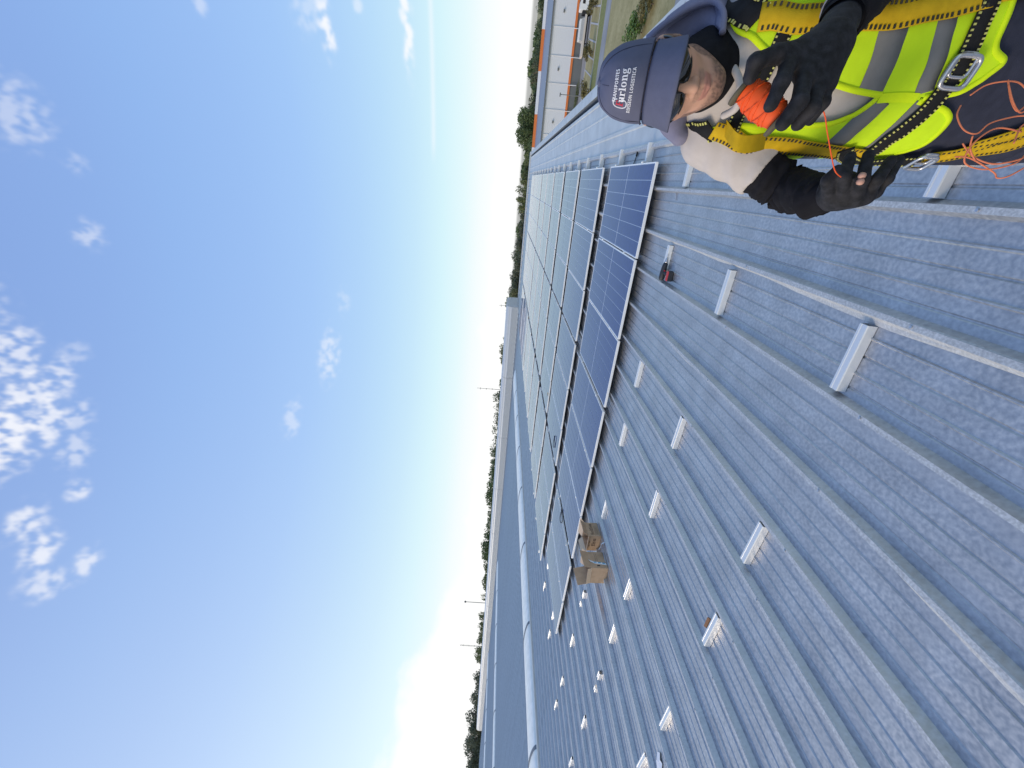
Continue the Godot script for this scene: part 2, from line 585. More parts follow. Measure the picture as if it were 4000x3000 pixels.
func rail_mesh(length: float, h := 0.046) -> ArrayMesh:
	# extruded channel lying along x, hollow and open at the ends, with a shallow slot in its crown
	var outer: Array[Vector2] = [Vector2(-0.034, 0.0), Vector2(-0.027, h - 0.006), Vector2(-0.024, h), Vector2(-0.012, h), Vector2(-0.010, h - 0.003), Vector2(0.010, h - 0.003), Vector2(0.012, h), Vector2(0.024, h), Vector2(0.027, h - 0.006), Vector2(0.034, 0.0)]
	var inner: Array[Vector2] = [Vector2(-0.030, 0.0), Vector2(-0.023, h - 0.010), Vector2(-0.021, h - 0.008), Vector2(-0.012, h - 0.008), Vector2(-0.010, h - 0.008), Vector2(0.010, h - 0.008), Vector2(0.012, h - 0.008), Vector2(0.021, h - 0.008), Vector2(0.023, h - 0.010), Vector2(0.030, 0.0)]
	var st := begin()
	for w: Array in [outer, inner]:
		var rings := []
		for e in 2:
			var ring: Array[Vector3] = []
			for p: Vector2 in w: ring.append(Vector3((e - 0.5) * length, p.y, p.x))
			rings.append(ring)
		loft(st, rings, false, false, false)
	for e in 2:
		var x := (e - 0.5) * length
		for i in 9: quad(st, Vector3(x, outer[i].y, outer[i].x), Vector3(x, outer[i + 1].y, outer[i + 1].x), Vector3(x, inner[i + 1].y, inner[i + 1].x), Vector3(x, inner[i].y, inner[i].x))
	return done(st)

func build_panels() -> void:
	var rail := rail_mesh(0.37, 0.082)
	var st := begin()
	var fw := 0.013
	var top := PANEL_TOP
	var low := PANEL_TOP - 0.036
	# origin: the near right corner on the roof
	soft_box(st, Vector3(-PW, low, -fw), Vector3(0, top, 0), 0.002)
	soft_box(st, Vector3(-PW, low, -PL), Vector3(0, top, -PL + fw), 0.002)
	soft_box(st, Vector3(-fw, low, -PL + fw + 0.0005), Vector3(0, top - 0.0005, -fw - 0.0005), 0.002)
	soft_box(st, Vector3(-PW, low, -PL + fw + 0.0005), Vector3(-PW + fw, top - 0.0005, -fw - 0.0005), 0.002)
	var frame := done(st)
	st = begin()
	box(st, Vector3(-PW + fw, top - 0.010, -PL + fw), Vector3(-fw, top - 0.004, -fw))
	var back := done(st)
	var gap := 0.009
	var cw := (PW - 2 * fw - 7 * gap) / 6
	var cl := (PL - 2 * fw - 3 * gap - 0.022) / 2
	st = begin()
	box(st, Vector3(-cw, top - 0.0035, -cl), Vector3(0, top - 0.0022, 0))
	var cell := done(st)
	var spots := []
	for i in 6:
		for j in 2: spots.append(Vector3(-fw - gap - i * (cw + gap), 0, -fw - gap - j * (cl + gap + 0.022)))
	st = begin()
	for s: Vector3 in spots: box(st, s + Vector3(-cw, top - 0.0035, -cl), s + Vector3(0, top - 0.0022, 0))
	var cells := done(st)
	st = begin()
	soft_box(st, Vector3(-0.016, low - 0.002, -0.03), Vector3(0.020, top + 0.004, 0.03), 0.002)
	tube(st, [Vector3(0.008, top + 0.003, 0), Vector3(0.008, top + 0.010, 0)], 0.007, 6)
	var clamp_mesh := done(st)
	for r in ROW_A.size():
		for c in (8 if r == 0 else 9):
			var where := "in the front row" if r == 0 else ("in the last row" if r == 8 else "in the %s row from the front" % ordinal(r + 1))
			var label := "blue solar panel %s, %s from its right end" % [where, ordinal(c + 1)]
			if c == 0: label = "blue solar panel at the right end %s" % where.replace("in the", "of the")
			var p := thing("solar_panel", label, "solar panel", on_roof(ROW_A[r] + 0.008 * sin(r * 5.0 + c * 2.3), COL_B[c], 0.004 * sin(c * 1.7 + r), 0.0015 * sin(r * 3.1 + c)), "solar panels in rows on the roof")
			sub("frame", frame, M.frame, p)
			sub("backsheet", back, M.backsheet, p)
			if r < 2:
				for s: Vector3 in spots: sub("cell", cell, M.cell, p, Transform3D(Basis(), s))
			else:
				sub("cells", cells, M.cell, p)
			for a: float in [0.55, 1.96]:
				var off: float = -0.055 if c == 0 else 0.012
				sub("mounting_rail", rail, M.alu, p, Transform3D(Basis(), Vector3(-off if c else 0.055 - 0.0, 0.002, -a)))
				sub("clamp", clamp_mesh, M.alu, p, Transform3D(Basis(), Vector3(0.003, 0, -a)))
				if c == (7 if r == 0 else 8):
					sub("mounting_rail", rail, M.alu, p, Transform3D(Basis(), Vector3(-PW - 0.10, 0.002, -a)))

func build_loose_rails() -> void:
	var long_rail := rail_mesh(0.37)
	var short_rail := rail_mesh(0.16)
	var tiny_rail := rail_mesh(0.11)
	var rows := {"front": [1.91, [[-0.255, 0], [0.705, 0], [2.13, 0], [3.11, 0], [4.55, 0], [5.56, 0]]],
		"middle": [3.28, [[-0.255, 0], [0.705, 0], [2.13, 0], [3.10, 0], [4.54, 0], [5.53, 0], [6.60, 1], [6.94, 2], [8.06, 0], [9.56, 0]]],
		"rear": [4.62, [[-0.255, 0], [0.705, 0], [2.12, 0], [3.09, 0], [4.52, 0], [6.60, 1], [6.90, 2], [8.04, 0], [9.54, 0], [10.57, 0]]]}
	for row: String in rows:
		var a: float = rows[row][0]
		var i := 0
		for e: Array in rows[row][1]:
			i += 1
			var what: String = ["aluminium mounting rail", "stubby piece of aluminium rail", "tiny offcut of aluminium rail"][e[1]]
			var where: String = {"front": "nearest row", "middle": "middle row", "rear": "row before the panels"}[row]
			var mesh: Mesh = [long_rail, short_rail, tiny_rail][e[1]]
			var label := "%s, %s from the right in the %s" % [what, ordinal(i), where]
			var t := thing("mounting_rail", label, "rail", on_roof(a + 0.012 * sin(i * 4.1 + a), e[0], 0.002, 0.02 * sin(i * 2.7 + a)), "loose mounting rails on the bare roof")
			sub("channel", mesh, M.alu, t)
	for e: Array in [[6.2, 9.70, "beside the left end of the front panel row"], [6.18, 10.52, "furthest left beside the front panel row"], [7.6, 9.60, "half under the left corner of the second panel row"], [7.6, 10.57, "left of the second panel row's front edge"]]:
		var t := thing("mounting_rail", "short aluminium mounting rail " + e[2], "rail", on_roof(e[0], e[1], 0.002), "loose mounting rails on the bare roof")
		sub("channel", long_rail, M.alu, t)

# ---------------------------------------------------------------- small things on the roof
func slab(st: SurfaceTool, o: Vector3, u: Vector3, v: Vector3, thick: float) -> void:
	# thin board spanned by u and v
	var n := u.cross(v).normalized() * thick
	var p := [o, o + u, o + u + v, o + v]
	var q := []
	for x: Vector3 in p: q.append(x + n)
	quad(st, p[0], p[1], p[2], p[3]); quad(st, q[3], q[2], q[1], q[0])
	for i in 4:
		var j := (i + 1) % 4
		quad(st, p[i], q[i], q[j], p[j])

func lettering(words: String, font_name: String, size: float, weight := 400, italic := false, depth := 0.0008) -> TextMesh:
	var f := SystemFont.new()
	f.font_names = PackedStringArray([font_name])
	f.font_weight = weight
	f.font_italic = italic
	var t := TextMesh.new()
	t.text = words
	t.font = f
	t.font_size = 48
	t.pixel_size = size / 48.0
	t.depth = depth
	t.curve_step = 2.0
	return t

func carton(t: Node3D, w: float, d: float, h: float, mat: Material, inner: Material, flaps: Array) -> void:
	# open carton: origin at the centre of its base; four walls, a bottom and flaps [side, length, lean]
	var k := 0.005
	var st := begin()
	box(st, Vector3(-w / 2, 0.001, -d / 2), Vector3(w / 2, k, d / 2))
	sub("bottom", done(st), mat, t)
	for s: Array in [[Vector3(-w / 2, k, d / 2 - k), Vector3(w / 2, h, d / 2)], [Vector3(-w / 2, k, -d / 2), Vector3(w / 2, h, -d / 2 + k)], [Vector3(-w / 2, k, -d / 2 + k), Vector3(-w / 2 + k, h, d / 2 - k)], [Vector3(w / 2 - k, k, -d / 2 + k), Vector3(w / 2, h, d / 2 - k)]]:
		st = begin()
		box(st, s[0], s[1])
		sub("side", done(st), mat, t)
	for f: Array in flaps:
		var len: float = f[1]
		var lean: float = f[2]
		st = begin()
		match f[0]:
			"front": slab(st, Vector3(-w / 2, h, d / 2), Vector3(w, 0, 0), Vector3(0, cos(lean), sin(lean)) * len, 0.004)
			"back": slab(st, Vector3(-w / 2, h, -d / 2), Vector3(w, 0, 0), Vector3(0, cos(lean), -sin(lean)) * len, 0.004)
			"left": slab(st, Vector3(-w / 2, h, -d / 2), Vector3(0, 0, d), Vector3(-sin(lean), cos(lean), 0) * len, 0.004)
			"right": slab(st, Vector3(w / 2, h, -d / 2), Vector3(0, 0, d), Vector3(sin(lean), cos(lean), 0) * len, 0.004)
		sub("flap", done(st), inner if f.size() > 3 else mat, t)

func build_small_things() -> void:
	var card := StandardMaterial3D.new()
	card.albedo_texture = ramp_texture(noise_image(51, 0.02, 256, 4), lin(0.42, 0.28, 0.17), lin(0.52, 0.355, 0.225), 1.3)
	card.roughness = 0.85
	triplanar(card, 0.6)
	var cardin := paint(lin(0.62, 0.46, 0.31), 0.85)
	var ink := paint(lin(0.06, 0.035, 0.02), 0.8)
	var faint := paint(lin(0.16, 0.12, 0.09), 0.85)
	# smaller printed carton, open, its corner towards the camera
	var t := thing("cardboard_box", "open printed cardboard box with dark lettering, behind the larger box", "box", on_roof(4.70, 5.22, 0.002, 0.12), "cardboard boxes by the panels")
	carton(t, 0.30, 0.32, 0.21, card, cardin, [["right", 0.10, 0.6], ["back", 0.13, 1.2, 1], ["left", 0.10, 0.9, 1], ["front", 0.03, 1.5]])
	var words := sub("lettering", lettering("fisu", "Droid Serif", 0.085, 700, true), ink, t, Transform3D(Basis(), Vector3(0.02, 0.105, 0.1602)))
	words = sub("lettering", lettering("Solfisu", "Droid Serif", 0.075, 700, true), ink, t, Transform3D(Basis(Vector3.UP, PI / 2), Vector3(0.1502, 0.13, 0.0)))
	for k in 4: sub("small_print", lettering("mmmm mmmmm mmm mmmm", "Droid Sans", 0.014, 400), faint, t, Transform3D(Basis(Vector3.UP, PI / 2), Vector3(0.1502, 0.035 + 0.015 * k, 0.02 - 0.01 * (k % 2))))
	var st := begin()
	for k in 5: box(st, Vector3(-0.06 + k * 0.024, 0.165 + 0.006 * (k % 3), 0.1601), Vector3(-0.044 + k * 0.024, 0.185 - 0.004 * (k % 2), 0.1606))
	sub("pictogram", done(st), ink, t)
	# larger plain carton with tape across its front
	t = thing("cardboard_box", "larger open brown cardboard box with torn white and blue tape", "box", on_roof(4.16, 5.29, 0.002, 0.22), "cardboard boxes by the panels")
	carton(t, 0.27, 0.37, 0.25, card, cardin, [["left", 0.19, 0.25], ["front", 0.07, 0.35, 1], ["right", 0.12, 0.2], ["back", 0.10, 1.0, 1]])
	var tape := paint(lin(0.78, 0.80, 0.80), 0.35)
	var blue := paint(lin(0.10, 0.35, 0.50), 0.4)
	# tape runs up the side that faces the camera
	st = begin()
	var strip := [Vector3(0.1362, 0.005, 0.09), Vector3(0.1362, 0.10, 0.075), Vector3(0.1365, 0.19, 0.06), Vector3(0.15, 0.25, 0.045), Vector3(0.165, 0.275, 0.03)]
	for i in strip.size() - 1:
		var wd := 0.022 if i < 3 else 0.014
		var wd2 := 0.022 if i < 2 else (0.014 if i < 3 else 0.003)
		quad(st, strip[i] + Vector3(0, 0, -wd), strip[i + 1] + Vector3(0, 0, -wd2), strip[i + 1] + Vector3(0, 0, wd2), strip[i] + Vector3(0, 0, wd))
	var tp := sub("tape", done(st), tape, t)
	st = begin()
	for k in 3: box(st, Vector3(0.1366, 0.02 + k * 0.065, 0.06 - k * 0.008), Vector3(0.1369, 0.062 + k * 0.065, 0.084 - k * 0.008))
	sub("tape_print", done(st), blue, tp)
	st = begin()
	box(st, Vector3(0.1351, 0.11, 0.115), Vector3(0.1357, 0.155, 0.14))
	sub("hand_hole", done(st), M.dark, t)
	sub("print", lettering("mmmmmm mmmmm", "Droid Sans", 0.02, 400), faint, t, Transform3D(Basis(Vector3.UP, PI / 2), Vector3(0.1352, 0.15, -0.05)))
	sub("print", lettering("mmmmmm mmmm", "Droid Sans", 0.02, 400), faint, t, Transform3D(Basis(Vector3.UP, PI / 2), Vector3(0.1352, 0.125, -0.05)))
	# loose curl of tape between the boxes
	t = thing("tape_scrap", "curled scrap of white and blue tape between the two cardboard boxes", "tape", on_roof(4.36, 5.02, 0.004, 0.4))
	st = begin()
	st.set_smooth_group(0)
	var pts := smooth_path([Vector3(-0.08, 0.08, 0), Vector3(-0.03, 0.06, 0.01), Vector3(0.02, 0.04, 0.0), Vector3(0.05, 0.005, 0.015), Vector3(0.09, 0.002, 0.03)], 4)
	for i in pts.size() - 1:
		var d := Vector3(0, 0.006, 0.022)
		quad(st, pts[i] - d, pts[i + 1] - d, pts[i + 1] + d, pts[i] + d)
	sub("strip", done(st), tape, t)
	# cordless drill lying across the rail
	t = thing("cordless_drill", "black cordless drill with a red battery lying beside a rail", "drill", on_roof(4.52, 0.78, 0.0))
	var rubber := paint(lin(0.022, 0.024, 0.030), 0.55)
	var red := paint(lin(0.55, 0.025, 0.03), 0.45)
	st = begin()
	st.set_smooth_group(0)
	tube(st, [Vector3(0.075, 0.040, -0.075), Vector3(0.06, 0.040, -0.078), Vector3(0.02, 0.042, -0.082), Vector3(-0.04, 0.043, -0.085), Vector3(-0.10, 0.042, -0.088), Vector3(-0.125, 0.04, -0.09)], [0.016, 0.026, 0.030, 0.033, 0.033, 0.024], 14)
	sub("motor_housing", done(st), rubber, t)
	st = begin()
	st.set_smooth_group(0)
	tube(st, [Vector3(0.076, 0.040, -0.075), Vector3(0.085, 0.040, -0.074), Vector3(0.118, 0.040, -0.072), Vector3(0.128, 0.040, -0.0715)], [0.017, 0.017, 0.012, 0.008], 12)
	tube(st, [Vector3(0.125, 0.040, -0.0715), Vector3(0.165, 0.039, -0.069)], 0.0035, 8)
	sub("chuck", done(st), M.steel, t)
	st = begin()
	st.set_smooth_group(0)
	tube(st, [Vector3(-0.03, 0.040, -0.075), Vector3(-0.035, 0.036, -0.02), Vector3(-0.045, 0.034, 0.045), Vector3(-0.05, 0.034, 0.075)], [0.022, 0.019, 0.018, 0.024], 12)
	sub("handle", done(st), rubber, t)
	st = begin()
	soft_box(st, Vector3(-0.095, 0.004, 0.072), Vector3(0.015, 0.066, 0.128), 0.008)
	var bat := sub("battery", done(st), rubber, t)
	st = begin()
	for k in 5: soft_box(st, Vector3(-0.090 + k * 0.0205, 0.062, 0.079), Vector3(-0.072 + k * 0.0205, 0.0695, 0.123), 0.002)
	soft_box(st, Vector3(-0.091, 0.060, 0.077), Vector3(0.011, 0.0665, 0.125), 0.002)
	sub("ribbed_cover", done(st), red, bat)
	st = begin()
	soft_box(st, Vector3(-0.018, 0.038, -0.052), Vector3(-0.006, 0.052, -0.034), 0.002)
	sub("trigger", done(st), red, t)
	# bolt, black cable lead, piece of wood, paper scraps
	t = thing("hex_bolt", "small steel bolt lying on the roof right of the drill", "bolt", on_roof(4.83, 0.07, 0.008, 0.5))
	st = begin()
	tube(st, [Vector3(0, 0, 0), Vector3(0.07, 0, 0)], 0.004, 8)
	tube(st, [Vector3(0.07, 0, 0), Vector3(0.078, 0, 0)], 0.008, 6)
	sub("shank", done(st), M.steel, t)
	t = thing("cable_lead", "black cable lead with plug lying at the right edge of the front panel", "cable", on_roof(6.7, -0.36, 0.006))
	st = begin()
	st.set_smooth_group(0)
	tube(st, smooth_path([Vector3(-0.12, 0.05, -0.1), Vector3(-0.03, 0.01, -0.05), Vector3(0.04, 0.005, -0.02), Vector3(0.08, 0.006, 0.02)], 4), 0.006, 8)
	tube(st, [Vector3(0.08, 0.008, 0.02), Vector3(0.13, 0.010, 0.05), Vector3(0.17, 0.010, 0.07)], [0.012, 0.013, 0.009], 8)
	sub("lead", done(st), M.dark, t)
	for e: Array in [[8.9, 6.30, "in the second row"], [6.75, 6.86, "in the front row"]]:
		t = thing("cable_loop", "loop of black cable on the solar panels " + e[2], "cable", on_roof(e[0], e[1], PANEL_TOP + 0.004, 0.6))
		st = begin()
		st.set_smooth_group(0)
		var loop := []
		for i in 25: loop.append(Vector3(cos(TAU * i / 24.0) * 0.16, 0.012 + 0.012 * sin(TAU * i / 12.0), sin(TAU * i / 24.0) * 0.10))
		tube(st, loop, 0.008, 6, false)
		sub("loop", done(st), M.dark, t)
	t = thing("wood_offcut", "brown wooden offcut sticking out behind a front row rail", "wood", on_roof(1.985, 3.14, 0.003, 0.5))
	st = begin()
	slab(st, Vector3(-0.05, 0.012, 0.0), Vector3(0.10, 0.0, 0.05), Vector3(0.0, 0.004, -0.030), 0.012)
	sub("board", done(st), paint(lin(0.30, 0.14, 0.06), 0.8), t)
	t = thing("dry_leaf", "small yellow dry leaf lying on the third row of panels", "leaf", on_roof(11.05, 6.0, PANEL_TOP + 0.003))
	st = begin()
	for i in 6:
		var a := TAU * i / 6.0
		tri(st, Vector3(0, 0.01, 0), Vector3(cos(a) * 0.07, 0.03, sin(a) * 0.05), Vector3(cos(a + 0.9) * 0.05, 0.005, sin(a + 0.9) * 0.06))
	sub("blade", done(st), paint(lin(0.45, 0.28, 0.10), 0.8), t)
	t = thing("paper_scrap", "torn white paper scrap beside the rail furthest left in the front row", "paper", on_roof(1.76, 5.10, 0.006, 0.7))
	st = begin()
	var edge := PackedVector2Array([Vector2(-0.10, -0.06), Vector2(-0.02, -0.07), Vector2(-0.01, -0.045), Vector2(0.06, -0.05), Vector2(0.10, 0.03), Vector2(0.04, 0.035), Vector2(0.03, 0.07), Vector2(-0.08, 0.05)])
	for e in 2:
		for i in edge.size():
			var j := (i + 1) % edge.size()
			tri(st, Vector3(0, 0.012 + 0.001 * e, 0), Vector3(edge[i].x, 0.004 + 0.004 * (i % 3) + 0.001 * e, edge[i].y), Vector3(edge[j].x, 0.004 + 0.004 * (j % 3) + 0.001 * e, edge[j].y))
	sub("sheet", done(st), M.white, t)

# ---------------------------------------------------------------- surroundings
func flat_strip(called: String, x0: float, x1: float, z0: float, z1: float, y: float, mat: Material, parent: Node) -> void:
	var st := begin()
	var n := 6
	for i in n:
		var xa: float = lerp(x0, x1, float(i) / n)
		var xb: float = lerp(x0, x1, float(i + 1) / n)
		quad(st, Vector3(xa, y, z0), Vector3(xa, y, z1), Vector3(xb, y, z1), Vector3(xb, y, z0))
	sub(called, done(st), mat, parent)

func leaf_crown(seed_: int, w: float, h: float, lobes: int, leaves: int, size: float, airy := 0.0) -> ArrayMesh:
	rng.seed = seed_
	var st := begin()
	var centres := []
	for i in lobes:
		var a := rng.randf() * TAU
		var r := sqrt(rng.randf()) * w * 0.34
		centres.append([Vector3(cos(a) * r, h * (0.12 + 0.76 * pow(rng.randf(), 0.8)), sin(a) * r), w * rng.randf_range(0.14, 0.27) * (1.0 - airy * 0.4)])
	for i in leaves:
		var c: Array = centres[rng.randi() % lobes]
		var d := Vector3(rng.randfn(), rng.randfn(), rng.randfn()).normalized()
		var p: Vector3 = c[0] + d * c[1] * pow(rng.randf(), 0.28) * Vector3(1, 0.85, 1).length() / 1.6
		if p.y < 0.0: p.y = rng.randf() * 0.3
		var u := Vector3(rng.randfn(), rng.randfn(), rng.randfn()).normalized() * size * rng.randf_range(0.5, 1.2)
		var v := u.cross(d + Vector3(rng.randfn(), rng.randfn(), rng.randfn()) * 0.6).normalized() * size * rng.randf_range(0.3, 0.8)
		tri(st, p - u, p + v, p + u)
		tri(st, p - u, p + u, p - v * 0.8)
	return done(st)

const TREES := [[92.1, -308.0, 12.7, 8.4], [78.1, -290.3, 12.2, 10.8], [71.3, -309.9, 11.7, 11.8], [59.9, -285.0, 11.7, 11.0], [54.9, -275.5, 13.9, 7.1], [55.6, -302.3, 14.9, 8.9], [59.3, -344.8, 12.1, 9.0], [49.3, -330.4, 13.8, 9.9], [42.7, -324.3, 17.1, 10.9], [32.3, -276.1, 18.3, 10.3], [30.7, -300.1, 19.1, 12.3], [22.8, -275.6, 18.4, 9.5], [18.0, -264.8, 11.3, 9.2], [15.4, -258.1, 11.3, 9.0], [12.3, -265.1, 12.8, 7.4], [12.4, -321.3, 12.6, 9.1], [8.3, -311.5, 13.2, 8.8], [4.3, -307.7, 13.3, 8.8], [-0.2, -304.9, 14.8, 11.0], [-8.3, -252.9, 16.6, 9.2], [-13.3, -259.5, 14.8, 9.6], [-21.2, -280.4, 13.6, 10.5], [-28.6, -284.8, 13.3, 10.8], [-35.2, -291.1, 13.8, 10.0], [-41.5, -289.8, 14.3, 11.2], [-40.6, -227.8, 15.5, 10.7], [-53.7, -261.9, 15.9, 11.5], [-63.6, -262.0, 16.0, 12.7], [-66.0, -247.7, 15.9, 10.1], [-64.8, -222.5, 17.4, 4.6], [-74.8, -240.7, 17.3, 6.0], [-75.5, -210.0, 17.2, 4.5], [-101.7, -263.2, 20.1, 6.8], [-105.2, -255.9, 20.1, 8.9], [-103.5, -231.7, 19.0, 8.2], [-102.7, -212.6, 17.3, 5.7], [-136.6, -243.1, 20.7, 10.1], [-129.5, -220.3, 19.9, 8.3], [-146.6, -235.9, 19.3, 10.1], [-151.9, -230.5, 19.6, 11.1], [-145.9, -206.8, 19.0, 11.2], [-147.7, -198.4, 19.4, 9.9], [-161.5, -205.9, 19.9, 10.4], [-164.3, -191.2, 19.8, 13.9], [-160.2, -172.1, 20.2, 12.8], [-175.1, -175.7, 18.8, 9.6], [-210.4, -197.5, 19.3, 12.1], [-177.4, -153.9, 19.7, 10.6], [-182.6, -151.4, 20.0, 10.6], [-224.2, -175.6, 19.9, 10.5], [-211.8, -154.8, 19.3, 9.5], [-234.3, -163.2, 18.9, 9.2], [-246.0, -152.2, 19.8, 9.0], [-241.9, -144.2, 19.3, 8.7], [-297.4, -167.1, 21.0, 11.5], [-245.9, -130.5, 19.9, 11.1], [-272.2, -134.1, 19.3, 9.9], [-264.4, -121.5, 19.4, 11.1], [-306.6, -133.6, 19.8, 12.6], [-285.6, -116.4, 21.5, 13.3], [-299.3, -115.6, 20.6, 11.6], [-341.3, -124.8, 22.1, 13.0], [-309.6, -107.5, 20.9, 11.5], [-337.1, -112.0, 20.5, 12.3]]

func nth(n: int) -> String:
	if n <= 12: return ordinal(n)
	return "%d%s" % [n, "st" if n % 10 == 1 else ("nd" if n % 10 == 2 else ("rd" if n % 10 == 3 else "th"))]

func build_trees() -> void:
	var crowns := []
	for v in 8: crowns.append(leaf_crown(100 + v * 13, 1.0, 1.0, 16 if v < 5 else 22, 2300 if v < 5 else 1000, 0.042, 0.0 if v < 5 else 1.0))
	var st := begin()
	st.set_smooth_group(0)
	tube(st, [Vector3(0, 0, 0), Vector3(0.05, 0.35, 0.02), Vector3(0.0, 0.7, 0.0)], [0.25, 0.17, 0.10], 7)
	for k in 4:
		var a := k * 1.7
		tube(st, [Vector3(0.02, 0.4 + k * 0.06, 0), Vector3(cos(a) * 1.3, 0.62 + k * 0.05, sin(a) * 1.3), Vector3(cos(a) * 2.4, 0.78 + k * 0.04, sin(a) * 2.4)], [0.11, 0.07, 0.03], 5)
	var trunk := done(st)
	var n := TREES.size()
	for i in n:
		var e: Array = TREES[i]
		var v := (i * 5 + i / 7) % 5
		if i in [4, 5, 7, 8, 29, 31, 35, 32]: v = 5 + i % 3
		var where := ""
		if i < 12: where = "behind the warehouse, %s from right" % nth(i + 1)
		elif i < 29: where = "past the panels, %s from the warehouse" % nth(i - 11)
		elif i < 57: where = "over the roof monitor, %s from its right end" % nth(i - 28)
		else: where = "left of the roof monitor, %s from it" % nth(i - 56)
		var kind: String = "airy grey-green tree" if v >= 5 else ["dark green tree", "dense green tree", "olive green tree", "grey-green tree", "pale green tree"][v % 5]
		var t := thing("tree", "%s %s" % [kind, where], "tree", Transform3D(Basis(), Vector3(e[0], GROUND_Y, e[1])), "trees of the far skyline")
		var h: float = e[2]
		var w: float = e[3]
		sub("trunk", trunk, M.bark, t, Transform3D(Basis().scaled(Vector3(w / 9.0, h, w / 9.0)), Vector3.ZERO))
		sub("crown", crowns[v], M.leaf[v % 5 if v < 5 else 3], t, Transform3D(Basis(Vector3.UP, i * 1.9).scaled(Vector3(w * 1.25, h * 0.86, w * 1.25)), Vector3(0, h * 0.16, 0)))
	# the wood behind them that reads as one mass
	rng.seed = 77
	st = begin()
	for i in 9000:
		var u := rng.randf()
		var p: Vector3
		if u < 0.62: p = Vector3(lerp(110.0, -120.0, rng.randf()), 0, -330 - rng.randf() * 25)
		else:
			var s := rng.randf()
			p = Vector3(lerp(-120.0, -400.0, s), 0, lerp(-330.0, -110.0, s))
		var top: float = 11.5 + 2.5 * sin(p.x * 0.11) + 1.5 * sin(p.x * 0.31)
		if p.x < -60: top += 4.0
		p.y = GROUND_Y + top * sqrt(rng.randf())
		var a := Vector3(rng.randfn(), rng.randfn(), rng.randfn()).normalized() * 1.6
		var b := Vector3(rng.randfn(), rng.randfn(), rng.randfn()).normalized() * 1.3
		tri(st, p - a, p + b, p + a)
		tri(st, p - a, p + a, p - b)
	var wood := MeshInstance3D.new()
	wood.name = "far_wood"
	wood.mesh = done(st)
	wood.material_override = M.leaf[1]
	add_child(wood)
	wood.set_meta("kind", "stuff")
	wood.set_meta("label", "continuous dark wood at the foot of the skyline trees")
	wood.set_meta("category", "wood")

